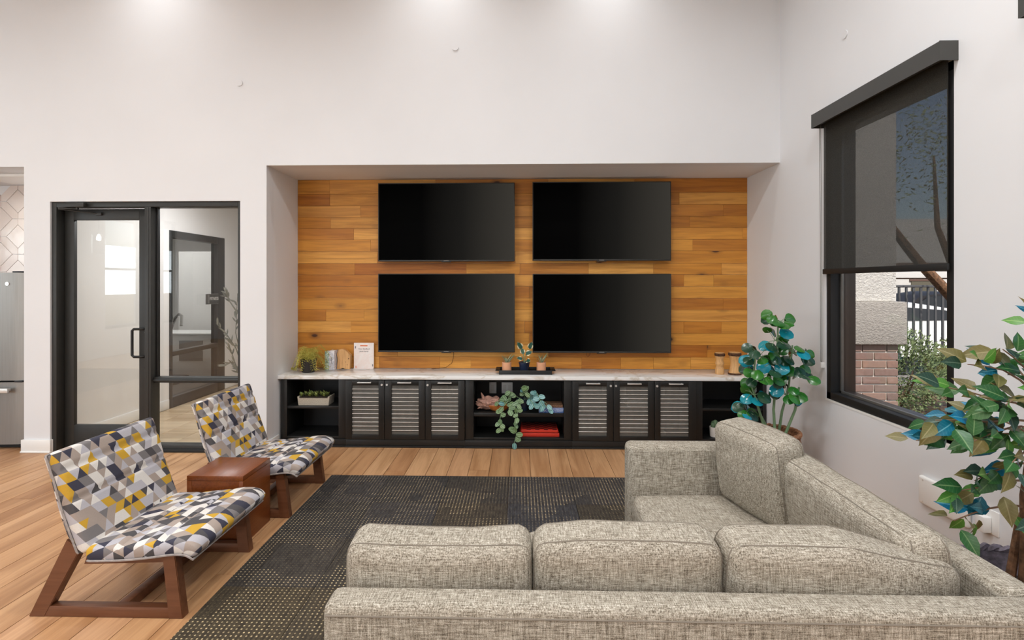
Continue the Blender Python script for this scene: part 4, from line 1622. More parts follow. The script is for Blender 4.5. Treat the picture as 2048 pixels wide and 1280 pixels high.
# stacked books on the shelf
def flat_book(x0, x1, y0, y1, zb, h, cover, label):
    t = thing('book', label, 'book', ((x0 + x1) / 2, (y0 + y1) / 2, zb))
    bm = bmesh.new()
    b2(bm, (x0, y0, zb), (x1, y1, zb + .003))
    b2(bm, (x0, y0, zb + h - .003), (x1, y1, zb + h))
    b2(bm, (x0, y0 - .002, zb), (x1, y0 + .002, zb + h), .001)
    obj('cover', bm, cover, t)
    bx('pages', (x0 + .003, y0 + .002, zb + .003), (x1 - .004, y1 - .004, zb + h - .003), 'paper', t)
flat_book(.185, .425, 5.09, 5.27, z0, .044, 'book_blue', 'blue photo book lying flat on the cabinet shelf, bottom of its stack')
flat_book(.205, .42, 5.11, 5.28, z0 + .044, .026, 'book_brown', 'brown photo book lying on top of the blue book')

# red checkerboard box
z0 = ZB + .024
rb = thing('checkers_box', 'red lacquered checkerboard game box on the floor of the open cabinet', 'game box', (.195, 5.24, z0))
bx('box_body', (.0, 5.10, z0), (.385, 5.42, z0 + .034), 'red', rb, .003)
bx('lid', (.012, 5.112, z0 + .036), (.373, 5.408, z0 + .062), 'red', rb, .003)
bm = bmesh.new()
for i in range(8):
    for j in range(8):
        if (i + j) % 2:
            b2(bm, (.022 + i * .0426, 5.118 + j * .0355, z0 + .062), (.022 + (i + 1) * .0426, 5.118 + (j + 1) * .0355, z0 + .0635))
tag(obj('dark_square', bm, 'darkred', rb, False), 'dark red checker squares')
bx('hinge_gap', (.004, 5.104, z0 + .034), (.381, 5.416, z0 + .036), 'darkred', rb)

# cactus
cx, cy = 1.915, 5.15
ct = thing('potted_cactus', 'small clustered cactus in a white pot on the floor of the corner cabinet', 'potted plant', (cx, cy, z0))
bm = bmesh.new()
lathe(bm, [(.044, 0), (.049, .004), (.054, .092), (.054, .097), (.048, .097), (.046, .085), (0, .085)], (cx, cy, z0))
obj('pot', bm, 'potwhite', ct)
for (dx, dy, rr, hh) in ((0, 0, .026, .085), (-.026, -.012, .02, .06), (.026, -.014, .02, .058), (.008, -.03, .017, .045), (-.012, .024, .02, .07)):
    bm = bmesh.new()
    n = 16
    prof = [(rr * math.sin(t) * 1.0 + .0, hh * .5 - hh * .5 * math.cos(t)) for t in [PI * q / 9 for q in range(10)]]
    lathe(bm, [(max(0, a), b) for a, b in prof], (cx + dx, cy + dy, z0 + .08), n)
    for v in bm.verts:
        a = math.atan2(v.co.y - cy - dy, v.co.x - cx - dx)
        k = 1 + .12 * math.cos(8 * a)
        v.co.x = cx + dx + (v.co.x - cx - dx) * k
        v.co.y = cy + dy + (v.co.y - cy - dy) * k
    obj('cactus_pad', bm, 'cactus', ct)

# ================================================================== RUG
RX0, RY1 = -1.565, 4.285
TW, TL = .492, .53
rug = thing('carpet_tile_rug', 'dark grey-brown rug of carpet tiles with rows of cream dots under the sofa', 'rug', (-.3, 2.5, 0))
cb0 = bmesh.new()
box(cb0, (0, 0, 0), (TW - .0016, TL - .0016, .010), .002, 1)
ctile = finish(cb0, 'carpet_tile')
ctile.materials.append(M['carpet'])
for i in range(5):
    for j in range(7):
        o = link('carpet_tile', ctile, None, rug)
        o.location = (RX0 + TW * (i + .5), RY1 - TL * (j + .5), .005)

# ================================================================== SIDE TABLE
tb = thing('side_table', 'cherry wood waterfall cube table standing between the two lounge chairs', 'side table', (-1.863, 3.305, 0))
x0, x1, y0, y1, h = -2.037, -1.688, 3.13, 3.475, .424
bx('top', (x0, y0, h - .03), (x1, y1, h), 'table_wood', tb, .002)
bx('side_panel', (x1 - .03, y0, 0), (x1, y1, h - .031), 'table_wood', tb, .002)
bx('side_panel', (x0, y0, 0), (x0 + .03, y1, h - .031), 'table_wood', tb, .002)
bx('front_panel', (x0 + .031, y0 + .002, 0.002), (x1 - .031, y0 + .022, h - .031), 'table_wood', tb)
bx('back_panel', (x0 + .031, y1 - .022, 0.002), (x1 - .031, y1 - .002, h - .031), 'table_wood', tb)

# ================================================================== LOUNGE CHAIRS
def slab(bm, line, W, thick, grooves=(), groove_d=.012, puff=.008, M_=36, expo=7, uv0=0.0, round_r=.025):
    """upholstered slab swept along an (x, z) line; the upholstery bulges to the left of travel"""
    uvl = bm.loops.layers.uv.verify()
    P = [Vector((p[0], 0, p[1])) for p in line]
    # resample
    seg = [0]
    for a, b in zip(P, P[1:]):
        seg.append(seg[-1] + (b - a).length)
    tot = seg[-1]
    def at(s):
        s = max(0, min(tot, s))
        for i in range(len(P) - 1):
            if s <= seg[i + 1] + 1e-9:
                t = (s - seg[i]) / (seg[i + 1] - seg[i])
                # Catmull-Rom
                p0, p1, p2, p3 = P[max(i - 1, 0)], P[i], P[i + 1], P[min(i + 2, len(P) - 1)]
                return .5 * ((2 * p1) + (p2 - p0) * t + (2 * p0 - 5 * p1 + 4 * p2 - p3) * t * t + (3 * p1 - p0 - 3 * p2 + p3) * t ** 3)
        return P[-1]
    ss = [round_r * (1 - math.cos(q * PI / 8)) for q in range(0, 4)]
    n = 40
    ss += [round_r + (tot - 2 * round_r) * k / n for k in range(n + 1)]
    ss += [tot - round_r * (1 - math.cos(q * PI / 8)) for q in range(3, -1, -1)]
    rings = []
    co = {}
    for s in ss:
        c = at(s)
        d = (at(min(tot, s + .004)) - at(max(0, s - .004))).normalized()
        nrm = Vector((-d.z, 0, d.x))
        e = min(s, tot - s)
        k = 1.0 if e >= round_r else math.sqrt(max(0.02, 1 - (1 - e / round_r) ** 2))
        wk = 1.0 if e >= round_r else .94 + .06 * k
        gd = sum(groove_d * math.exp(-((s - g0) / .010) ** 2) for g0 in grooves)
        ring = []
        for m in range(M_):
            a = 2 * PI * m / M_
            ca, sa = math.cos(a), math.sin(a)
            yy = W / 2 * wk * math.copysign(abs(ca) ** (2 / expo), ca)
            of = thick / 2 * k * math.copysign(abs(sa) ** (2 / expo), sa)
            if sa > 0:
                of += puff * k * (1 - (2 * yy / W) ** 4) * math.sin(PI * min(1, max(0, s / tot))) ** .5 - gd * min(1, sa * 3)
            v = bm.verts.new(c + Vector((0, yy, 0)) + nrm * of)
            wrap = yy + math.copysign(thick / 2 - of if abs(yy) > W * .46 else 0, yy)
            co[v] = (wrap, uv0 + s)
            ring.append(v)
        rings.append(ring)
    for a, b in zip(rings, rings[1:]):
        for m in range(M_):
            f = bm.faces.new((a[m], a[(m + 1) % M_], b[(m + 1) % M_], b[m]))
            for lp in f.loops:
                lp[uvl].uv = co[lp.vert]
    for rg in (rings[0], rings[-1]):
        f = bm.faces.new(rg)
        for lp in f.loops:
            lp[uvl].uv = co[lp.vert]
    # rim loop for piping
    rim = [r[0].co.copy() for r in rings[3:-3]] + [r[M_ // 2].co.copy() for r in rings[-4:2:-1]]
    return rim


def beam(a, b, w, d, up=(0, 1, 0), bevel=.003):
    """rectangular bar from a to b: w across 'up' direction, d the other way"""
    a, b = Vector(a), Vector(b)
    t = (b - a).normalized()
    u = Vector(up)
    v = t.cross(u).normalized()
    R = Matrix((v, u, t)).transposed()
    bm = bmesh.new()
    box(bm, (a + b) / 2, (d, w, (b - a).length), bevel, 2, R)
    return bm


def make_chair():
    t = thing('lounge_chair', '', 'lounge chair', (0, 0, 0), 0, 'patterned lounge chairs', local=True)
    HW = .33
    for s in (-1, 1):
        y = s * (HW - .024)
        # floor rail
        bm = bmesh.new()
        b2(bm, (-.325, y - .0225, .001), (.325, y + .0225, .052), .003)
        obj('floor_rail', bm, 'chair_wood', t)
        # rear leg: parallelogram leaning forward
        bm = bmesh.new()
        prism(bm, [(-.378, 0), (-.300, 0), (-.125, .325), (-.190, .375)], y - .024, y + .024, 1)
        bmesh.ops.bevel(bm, geom=list(bm.edges), offset=.003, segments=2, affect='EDGES')
        obj('leg', bm, 'chair_wood', t)
        bm = bmesh.new()
        prism(bm, [(.305, 0), (.375, 0), (.335, .312), (.275, .300)], y - .024, y + .024, 1)
        bmesh.ops.bevel(bm, geom=list(bm.edges), offset=.003, segments=2, affect='EDGES')
        obj('leg', bm, 'chair_wood', t)
        bm = bmesh.new()
        prism(bm, [(-.13, .24), (.29, .255), (.29, .29), (-.12, .27)], y - .045, y - .006, 1) if s > 0 else prism(bm, [(-.13, .24), (.29, .255), (.29, .29), (-.12, .27)], y + .006, y + .045, 1)
        obj('seat_rail', bm, 'chair_wood', t)
    bm = bmesh.new()
    b2(bm, (.025, -HW + .048, .002), (.075, HW - .048, .048), .003)
    obj('stretcher', bm, 'chair_wood', t)
    # seat
    bm = bmesh.new()
    rim = slab(bm, [(-.10, .305), (-.02, .306), (.10, .312), (.22, .325), (.33, .340), (.40, .336), (.44, .305)], .675, .078, grooves=(.17, .36), puff=.012, round_r=.036)
    se = obj('seat', bm, 'geo', t, True, 60)
    bm = bmesh.new()
    tube(bm, [p + Vector((0, math.copysign(.001, p.y), -.030)) for p in rim], .0055, 6, closed=True)
    obj('piping', bm, 'chair_pipe', se)
    bm = bmesh.new()
    slab(bm, [(-.11, .256), (.0, .257), (.15, .265), (.28, .282), (.38, .292)], .60, .03, puff=0)
    obj('seat_shell', bm, 'chair_under', t)
    # back: travels downwards so that the bulge faces forward
    bm = bmesh.new()
    rim = slab(bm, [(-.268, .788), (-.225, .66), (-.185, .52), (-.142, .40), (-.105, .305)][::1], .665, .066, grooves=(.10, .25), puff=.012, uv0=1.0)
    ba = obj('backrest', bm, 'geo', t, True, 60)
    bm = bmesh.new()
    tube(bm, [p + Vector((-.026, math.copysign(.001, p.y), -.006)) for p in rim], .005, 6, closed=True)
    obj('piping', bm, 'chair_pipe', ba)
    bm = bmesh.new()
    slab(bm, [(-.305, .775), (-.262, .64), (-.224, .50), (-.18, .38), (-.14, .30)], .645, .03, puff=.0, uv0=2.0)
    obj('back_shell', bm, 'geo', t, True, 60)
    return t


ch = make_chair()
ch.location = (-1.982, 2.77, 0)
ch['label'] = 'patterned armless lounge chair on the open-floor side of the cube table, away from the cabinets'
ch2 = copy_tree(ch)
ch2.location = (-1.945, 3.835, 0)
ch2['label'] = 'patterned armless lounge chair between the cube table and the glass door'

# ================================================================== SECTIONAL SOFA
RT = .0105
sofa = thing('sectional_sofa', 'L-shaped grey-beige tweed sectional sofa with loose back cushions on the rug', 'sofa', (.5, 2.2, RT))


def cushion(name, mat4, a, b, c, r=.05, bulge=.12, wrinkle=.006, seed=0, nx=26, nz=18, taper=None, pipe=True, sag=0.0):
    """box cushion, half sizes a (width), b (thickness), c (height), puffed on its large faces"""
    def shape(p):
        h = Vector((a, b, c))
        rr = min(r, b * .95)
        inner = Vector([max(-(h[i] - rr), min(h[i] - rr, p[i])) for i in range(3)])
        d = p - inner
        q = inner + (d.normalized() * rr if d.length > 1e-9 else d)
        u, w = q.x / a, q.z / c
        k = 1 + bulge * (1 - u * u) * (1 - w * w) * 2
        q.y *= k
        q.x *= 1 + .018 * (1 - w * w)
        q.z *= 1 + .03 * (1 - u * u)
        q.z -= sag * max(0, w) * (1 - u * u)
        if taper:
            q = taper(q)
        n_ = mnoise.noise(Vector((q.x * 5 + seed * 9.1, q.y * 5, q.z * 7)))
        n2 = mnoise.noise(Vector((q.x * 14 + seed * 3.7, q.y * 6, q.z * 5 + q.x * 9)))
        q += Vector((0, math.copysign(1, q.y) * (n_ * wrinkle + n2 * wrinkle * .5), n_ * wrinkle))
        return q
    bm = bmesh.new()
    ny = 8
    def face(fn, nu, nv):
        g = [[bm.verts.new(shape(fn(-1 + 2 * i / nu, -1 + 2 * j / nv))) for j in range(nv + 1)] for i in range(nu + 1)]
        for i in range(nu):
            for j in range(nv):
                bm.faces.new((g[i][j], g[i + 1][j], g[i + 1][j + 1], g[i][j + 1]))
    for s in (-1, 1):
        face(lambda u, v: Vector((u * a, s * b, v * c)), nx, nz)
        face(lambda u, v: Vector((u * a, v * b, s * c)), nx, ny)
        face(lambda u, v: Vector((s * a, u * b, v * c)), ny, nz)
    bmesh.ops.remove_doubles(bm, verts=bm.verts, dist=1e-5)
    bm.transform(mat4)
    o = obj(name, bm, 'sofa', sofa, True, 70)
    if pipe:
        for s in (-1, 1):
            loop = []
            N = 60
            for k in range(4 * N // 4 * 4 // 4):
                t = k / N * 4
                e, f = int(t), (t - int(t)) * 2 - 1
                uv = [(f, -1), (1, f), (-f, 1), (-1, -f)][e]
                loop.append(mat4 @ shape(Vector((uv[0] * a, s * b * .72, uv[1] * c))))
            bm = bmesh.new()
            tube(bm, loop, .0024, 5, closed=True)
            obj('seam_piping', bm, 'pipe_fab', o)
    return o


def sofa_box(name, lo, hi, r=.03, sub=3):
    bm = bmesh.new()
    b2(bm, lo, hi, r, sub)
    return obj(name, bm, 'sofa', sofa)


# frames
FT = .685
f1 = sofa_box('back_frame', (-.565, 1.465, .09), (1.56, 1.575, FT), .028, 4)
f2 = sofa_box('back_frame', (1.435, 1.577, .09), (1.56, 3.03, FT), .028, 4)
ar = sofa_box('arm', (.60, 2.895, .09), (1.434, 3.03, .70), .035, 4)
sofa_box('seat_base', (-.555, 1.577, .09), (.60, 2.44, .27), .02)
sofa_box('seat_base', (.61, 1.577, .09), (1.433, 2.893, .27), .02)
bm = bmesh.new()
tube(bm, [(-.555, 1.4655, FT - .030), (.5, 1.4652, FT - .031), (1.55, 1.4655, FT - .030)], .003, 5)
obj('seam_piping', bm, 'pipe_fab', f1)
I4 = Matrix.Identity(4)
# seat cushions
def seat_cushion(x0, x1, y0, y1, z0=.272, z1=.462, seed=0):
    R = Matrix.Rotation(PI / 2, 4, 'X')
    m = Matrix.Translation(((x0 + x1) / 2, (y0 + y1) / 2, (z0 + z1) / 2)) @ R
    cushion('seat_cushion', m, (x1 - x0) / 2, (z1 - z0) / 2 * .9, (y1 - y0) / 2, .06, .06, .003, seed)
seat_cushion(-.55, .01, 1.60, 2.46, seed=1)
seat_cushion(.015, .585, 1.60, 2.46, seed=2)
seat_cushion(.605, 1.42, 1.60, 2.885, seed=3)


def back_cushion(x0, x1, yc, z0, z1, th, rot, seed, bulge=.14, taper=None, roll=0.0, sag=0.0):
    m = Matrix.Translation(((x0 + x1) / 2, yc, z0)) @ Matrix.Rotation(roll, 4, 'Y') @ Matrix.Rotation(rot, 4, 'X') @ Matrix.Translation((0, 0, (z1 - z0) / 2))
    return cushion('back_cushion', m, (x1 - x0) / 2, th / 2, (z1 - z0) / 2, .05, bulge, .006, seed, taper=taper, sag=sag)


back_cushion(-.545, .036, 1.695, .455, .80, .165, math.radians(4), 5, sag=.012)
back_cushion(.042, .625, 1.695, .455, .805, .165, math.radians(4), 6, sag=-.008)
def tp3(q):
    # the corner cushion is squeezed towards the other section
    k = max(0, q.x / .36)
    q.y *= 1 - .45 * k * k
    q.z -= .035 * k * max(0, q.z + .17) / .17
    return q
back_cushion(.632, 1.36, 1.69, .455, .802, .165, math.radians(4), 7, taper=tp3, roll=math.radians(1.0))
# the other section: cushions against the long back
def side_cushion(xc, yc, half, z0, z1, th, yaw, tilt, seed, bulge=.14):
    m = Matrix.Translation((xc, yc, z0)) @ Matrix.Rotation(PI / 2 + yaw, 4, 'Z') @ Matrix.Rotation(tilt, 4, 'X') @ Matrix.Translation((0, 0, (z1 - z0) / 2))
    return cushion('back_cushion', m, half, th / 2, (z1 - z0) / 2, .05, bulge, .006, seed)
side_cushion(1.32, 2.13, .47, .455, .80, .16, math.radians(0), math.radians(-6), 9)
side_cushion(1.225, 2.645, .235, .458, .875, .19, math.radians(14), math.radians(-7), 12, .18)
for xx, yy in ((-.5, 1.52), (1.50, 1.52), (-.5, 2.38), (.66, 2.96), (1.50, 2.96)):
    bm = bmesh.new()
    lathe(bm, [(.018, 0), (.026, .08), (.026, .09)], (xx, yy, RT), 14)
    obj('leg', bm, 'chair_wood', sofa)

# ================================================================== ROUND-LEAVED PLANT BY THE CABINETS
def basket(parent, x, y, r, h, mat, z=0.0):
    bm = bmesh.new()
    lathe(bm, [(r * .82, 0), (r * .86, .004), (r, h - .01), (r * .94, h - .01), (r * .80, .02), (0, .02)], (x, y, z), 28)
    o = obj('basket', bm, mat, parent)
    bm = bmesh.new()
    nrow = int(h / .022)
    for k in range(nrow):
        zz = z + .012 + k * .022
        rr = r * (.86 + .14 * k / nrow)
        pts = [(x + (rr + .004 * math.sin(a * 14 + (k % 2) * PI)) * math.cos(a), y + (rr + .004 * math.sin(a * 14 + (k % 2) * PI)) * math.sin(a), zz) for a in [q * 2 * PI / 56 for q in range(56)]]
        tube(bm, pts, .0105, 5, closed=True)
    tag(obj('weave', bm, mat, o), kind='stuff')
    bm = bmesh.new()
    for ph in (0, PI):
        pts = [(x + (r + .007 * math.cos(a * 16 + ph)) * math.cos(a), y + (r + .007 * math.cos(a * 16 + ph)) * math.sin(a), z + h + .008 * math.sin(a * 16 + ph)) for a in [q * 2 * PI / 128 for q in range(128)]]
        tube(bm, pts, .011, 5, closed=True)
    obj('rim', bm, mat, o)
    bm = bmesh.new()
    lathe(bm, [(0, h * .8), (r * .93, h * .8), (r * .85, h * .83), (0, h * .86)], (x, y, z), 20)
    obj('soil', bm, 'soil', parent)


px, py = 1.985, 4.13
pil = thing('round_leaf_plant', 'tall plant with glossy round green leaves, some coloured with blue skylight, in a wicker basket by the cabinets', 'potted plant', (px, py, 0))
basket(pil, px, py, .185, .44, 'wicker')
pm = [leaf_mesh('round_leaf_%d' % k, m_, 1, .96, .22, -.25, 'round') for k, m_ in enumerate(('pilea1', 'pilea2', 'pilea3'))]
rng = random.Random(33)
def pix(pxl, pyl, y):
    """room point at depth y for a measured bearing (used once to lay out leaf clusters)"""
    a = (pxl - 1014.5) / 1040
    c_ = 1 / math.sqrt(1 + .0245 ** 2)
    s_ = .0245 * c_
    z = y / (a * s_ + c_)
    return Vector((z * (a * c_ - s_), y, 1.6 - (pyl - 567) / 1040 * z))
stem_sets = [
    [(1.99, 4.10, .36), (1.97, 4.09, .62), (1.99, 4.08, .95), (1.985, 4.05, 1.32)],
    [(1.95, 4.13, .36), (1.86, 4.10, .62), (1.80, 4.08, .80), (1.82, 4.06, 1.05)],
    [(2.03, 4.15, .36), (2.05, 4.12, .60), (2.09, 4.10, .78), (2.12, 4.10, 1.12)],
    [(2.0, 4.16, .36), (1.90, 4.14, .55), (1.78, 4.12, .60)],
    [(2.05, 4.12, .36), (2.13, 4.08, .62), (2.15, 4.06, .80)]]
for s_ in stem_sets:
    bm = bmesh.new()
    tube(bm, s_, [.012, .010, .008, .006][:len(s_)], 7)
    obj('stem', bm, 'stem', pil)
clusters = [((1.985, 4.05, 1.30), .11, 7), ((1.96, 4.05, 1.16), .12, 6), ((1.84, 4.06, 1.03), .13, 10), ((1.86, 4.05, .88), .14, 11), ((2.12, 4.09, 1.06), .13, 10),
            ((2.13, 4.07, .88), .13, 10), ((2.05, 4.05, .74), .12, 8), ((1.80, 4.06, .74), .09, 5), ((1.75, 4.10, .60), .08, 6), ((1.95, 4.04, .98), .09, 5)]
for c, rr, n_ in clusters:
    c = Vector(c)
    for k in range(int(n_ * 1.55)):
        az = k * 2.4 + rng.uniform(-.3, .3)
        el = rng.uniform(-.5, .8)
        d = Vector((math.cos(az) * math.cos(el), math.sin(az) * math.cos(el), math.sin(el)))
        e = c + d * rr * rng.uniform(.6, 1.0)
        e.x = min(e.x, 2.30)
        bm = bmesh.new()
        tube(bm, [c, (c + e) / 2 + Vector((0, 0, .012)), e], .0022, 4)
        obj('leaf_stalk', bm, 'stem', pil)
        u = rng.random()
        sz = rng.uniform(.072, .108)
        dd = Vector((d.x, d.y, -.5 + rng.uniform(-.3, .3)))
        leaf(pil, pm[0] if u < .45 else pm[1] if u < .72 else pm[2], e - dd.normalized() * sz * .45, dd, sz, Vector((d.x * .5 + rng.uniform(-.3, .3), -.9, .45 + rng.uniform(-.4, .4))))

# ================================================================== FICUS BESIDE THE SOFA
qx, qy = 1.92, 2.02
fic = thing('ficus_tree', 'leafy ficus tree with green and olive leaves, some coloured with blue skylight, in a basket between sofa and wall', 'potted plant', (qx, qy, 0))
basket(fic, qx, qy, .20, .50, 'wicker_grey')
fm = [leaf_mesh('ficus_leaf_%d' % k, 'ficus%d' % k, 1, .58, .22, .22, 'ovate') for k in range(1, 6)]
rng = random.Random(77)
bm = bmesh.new()
tube(bm, [(1.92, 2.02, .40), (1.915, 2.01, .62), (1.90, 2.0, .80), (1.925, 2.0, 1.0), (1.94, 2.0, 1.25)], [.026, .022, .019, .015, .009], 9)
obj('trunk', bm, 'bark', fic)
bm = bmesh.new()
tube(bm, [(1.88, 2.05, .42), (1.93, 2.06, .66), (1.98, 2.02, .90), (2.02, 2.0, 1.15)], [.016, .014, .012, .008], 8)
obj('trunk', bm, 'bark', fic)
bm = bmesh.new()
tube(bm, [(1.92 + .035 * math.cos(a), 1.985 - .01 * math.sin(a), .60 + .04 * math.sin(a) + .006 * a) for a in [q * .5 for q in range(14)]], .006, 6)
obj('tendril', bm, 'dark_bark', fic)
BRN = [  # start, end, leaves
    ((1.93, 2.0, 1.20), (1.76, 1.94, 1.36), 8), ((1.94, 2.0, 1.22), (1.86, 1.92, 1.52), 7), ((1.94, 2.0, 1.22), (1.98, 2.02, 1.50), 8), ((1.94, 2.0, 1.18), (1.66, 1.97, 1.30), 10),
    ((1.93, 2.0, 1.12), (1.56, 1.96, 1.22), 13), ((1.93, 2.0, 1.08), (1.52, 1.94, 1.10), 14), ((1.93, 2.0, 1.05), (1.60, 1.88, 1.04), 13), ((1.93, 2.0, 1.10), (1.68, 1.84, 1.18), 11),
    ((1.93, 2.0, 1.02), (1.54, 2.06, .99), 11), ((1.93, 2.0, .98), (1.70, 1.84, .98), 10), ((1.93, 2.0, 1.12), (1.80, 1.80, 1.24), 10), ((1.93, 2.0, 1.0), (1.84, 1.80, 1.06), 10),
    ((1.92, 2.0, .92), (1.66, 1.94, .88), 7), ((1.92, 2.0, .86), (1.60, 1.96, .83), 9), ((1.91, 2.0, .76), (1.61, 1.97, .72), 9), ((1.92, 2.0, .80), (1.78, 1.82, .78), 5),
    ((1.96, 2.0, 1.1), (2.16, 1.90, 1.26), 9), ((1.98, 2.0, 1.0), (2.2, 1.95, 1.08), 9), ((1.98, 2.02, .95), (2.15, 2.15, 1.0), 8), ((1.96, 2.0, 1.15), (2.0, 2.25, 1.30), 9),
    ((1.96, 2.0, 1.0), (1.86, 2.26, 1.04), 9), ((1.98, 2.0, .9), (2.12, 1.82, .86), 8), ((1.95, 2.0, 1.2), (2.10, 1.95, 1.42), 8)]
for a, b, n_ in BRN:
    a, b = Vector(a), Vector(b)
    mid = (a + b) / 2 + Vector((rng.uniform(-.02, .02), rng.uniform(-.02, .02), rng.uniform(.0, .05)))
    pts = [a, a.lerp(mid, .5) + Vector((0, 0, .01)), mid, mid.lerp(b, .5) + Vector((0, 0, .004)), b]
    bm = bmesh.new()
    tube(bm, pts, [.005, .004, .0034, .0028, .002], 5)
    obj('branch', bm, 'twig', fic)
    dr = (b - a).normalized()
    n_ = int(n_ * 1.36) if b.x < 1.9 else n_
    for k in range(n_):
        t = .28 + .76 * (k + rng.random() * .5) / n_
        tt = min(.999, t) * 4
        i = int(tt)
        p = pts[i].lerp(pts[i + 1], tt - i) if i < 4 else pts[4]
        side = Vector((rng.uniform(-1, 1), rng.uniform(-1, 1), rng.uniform(-.9, .5)))
        d = dr * .7 + side
        p2 = p + d.normalized() * rng.uniform(.015, .05)
        p2.x = min(p2.x, 2.27)
        u = rng.random()
        me = fm[0] if u < .38 else fm[1] if u < .55 else fm[2] if u < .70 else fm[3] if u < .84 else fm[4]
        leaf(fic, me, p2, d, rng.uniform(.068, .108), (rng.uniform(-.5, .5), -.9, rng.uniform(.2, 1.0)))

# ================================================================== WALL FITTINGS BEHIND THE FICUS
wp = thing('wall_cover_panel', 'white rounded plastic cover panel fixed low on the wall behind the ficus', 'wall panel', (XR, 2.97, .33))
bm = bmesh.new()
b2(bm, (XR - .03, 2.79, .31), (XR, 3.13, .475), .018, 4)
obj('cover', bm, 'white', wp)
for yy, zz in ((2.83, .455), (3.09, .455), (2.83, .33), (3.09, .33)):
    bm = bmesh.new()
    cyl(bm, (XR - .029, yy, zz), (XR - .0315, yy, zz), .005, 10)
    obj('screw', bm, 'chrome', wp)
ot = thing('wall_outlet', 'white wall outlet with a plugged-in adapter under the ficus branches', 'outlet', (XR, 2.69, .36))
bx('cover_plate', (XR - .007, 2.635, .34), (XR, 2.715, .46), 'white', ot, .002)
bx('adapter', (XR - .05, 2.67, .345), (XR - .007, 2.72, .425), 'white', ot, .006)

# ================================================================== OUTSIDE THE WINDOW
GZ = -.12
struct(bx('ground_planting_bed', (XR + TX, -4, GZ - .1), (9.5, 8.9, GZ), 'dirt'))
struct(bx('ground_parking', (XR + TX, 8.9, GZ - .12), (45, 45, GZ - .02), 'asphalt'))
# unseen roof added to keep sun off the rear windows; ground beyond both walls
struct(bx('sun_blocker_roof', (XROOM - 4, YREAR - 5, 3.6), (XR + TX, YREAR - .2, 3.75), 'ceiling'))
struct(bx('ground_rear', (XROOM - 8, YREAR - 8, GZ - .1), (XR + TX, YREAR - .2, GZ), 'asphalt'))
struct(bx('ground_left', (XROOM - 8, YREAR - .2, GZ - .1), (XROOM - .2, 12, GZ), 'asphalt'))
# pillar
PX0, PX1, PY0, PY1 = 3.03, 3.735, 5.23, 5.76
pl = thing('porch_pillar', 'stucco pillar with a grey collar and brick base outside the window', 'pillar', (3.47, 5.5, GZ))
bx('shaft', (PX0 + .02, PY0 + .02, 1.42), (PX1 - .0, PY1, 4.2), 'stucco', pl, .012)
bx('collar', (PX0 - .05, PY0 - .05, 1.0), (PX1 + .055, PY1 + .05, 1.42), 'stucco_grey', pl, .012)
co = bx('brick_core', (PX0 + .012, PY0 + .012, GZ), (PX1 - .012, PY1, 1.0), 'mortar', pl)
bb = bmesh.new()
box(bb, (0, 0, 0), (.228, .10, .066), .003, 1)
brick_me = finish(bb, 'brick')
brick_me.materials.append(M['brick'])
bh = bmesh.new()
box(bh, (0, 0, 0), (.106, .10, .066), .003, 1)
half_me = finish(bh, 'brick_half')
half_me.materials.append(M['brick'])
CH = .0797
for k in range(14):
    zc = 1.0 - CH * (k + .5)
    xx = PX1
    first = (k % 2 == 0)
    lens = [.106, .228, .228, .106] if first else [.228, .228, .228]
    for l_ in lens:
        xa = xx - l_
        if xa >= PX0 - .04:
            o = link('brick', half_me if l_ < .2 else brick_me, None, co)
            o.location = (xa + l_ / 2, PY0 + .05, zc)
        xx = xa - .010
    yy = PY0 + (.105 if not first else .0)
    # return face towards the car park
    for l_ in ([.228, .106] if first else [.106, .228]):
        if first and l_ == .228 and False:
            continue
        o = link('brick', half_me if l_ < .2 else brick_me, None, co)
        o.location = (PX1 - .05, PY0 + .11 + l_ / 2 + (0 if l_ == ([.228, .106] if first else [.106, .228])[0] else ([.228, .106] if first else [.106, .228])[0] + .01), zc)
        o.rotation_euler = (0, 0, PI / 2)

# clipped shrubs
shm = 'shrub'
def shrub(c, rx, ry, rz_, n_, label, seed):
    t = thing('shrub', label, 'shrub', (c[0], c[1], GZ), 0, 'shrubs outside the window')
    r_ = random.Random(seed)
    bm = bmesh.new()
    uvl = bm.loops.layers.uv.new('UVMap')
    for k in range(n_):
        u = Vector((r_.gauss(0, 1), r_.gauss(0, 1), r_.gauss(0, 1))).normalized()
        f = r_.uniform(.62, 1.03) * (1 + .16 * mnoise.noise(u * 3 + Vector((seed, 0, 0))))
        p = Vector((c[0] + u.x * rx * f, c[1] + u.y * ry * f, c[2] + u.z * rz_ * f))
        if p.z < GZ + .03:
            continue
        d = (u + Vector((r_.uniform(-.8, .8), r_.uniform(-.8, .8), r_.uniform(-.2, 1)))).normalized()
        s_ = d.orthogonal().normalized()
        s_ = (Matrix.Rotation(r_.uniform(0, PI * 2), 3, d) @ s_)
        L = r_.uniform(.026, .05)
        vs_ = [bm.verts.new(q) for q in (p, p + d * L * .5 + s_ * L * .22, p + d * L, p + d * L * .5 - s_ * L * .22)]
        f_ = bm.faces.new(vs_)
        uu = r_.uniform(0, .5)
        for lp in f_.loops:
            lp[uvl].uv = (uu, .5)
    tag(obj('foliage', bm, shm, t, False), kind='stuff')
    for k in range(5):
        bm = bmesh.new()
        a = k * 1.26
        tube(bm, [(c[0] + .05 * math.cos(a), c[1] + .05 * math.sin(a), GZ), (c[0] + rx * .5 * math.cos(a), c[1] + ry * .5 * math.sin(a), c[2])], .012, 5)
        obj('stem', bm, 'dark_bark', t)
shrub((4.56, 6.55, .52), .60, .7, .52, 9500, 'rounded green shrub in front of the railing, next to the brick pillar', 1)
shrub((5.88, 6.50, .54), .62, .7, .54, 9500, 'rounded green shrub in front of the railing, under the leaning trunk', 2)
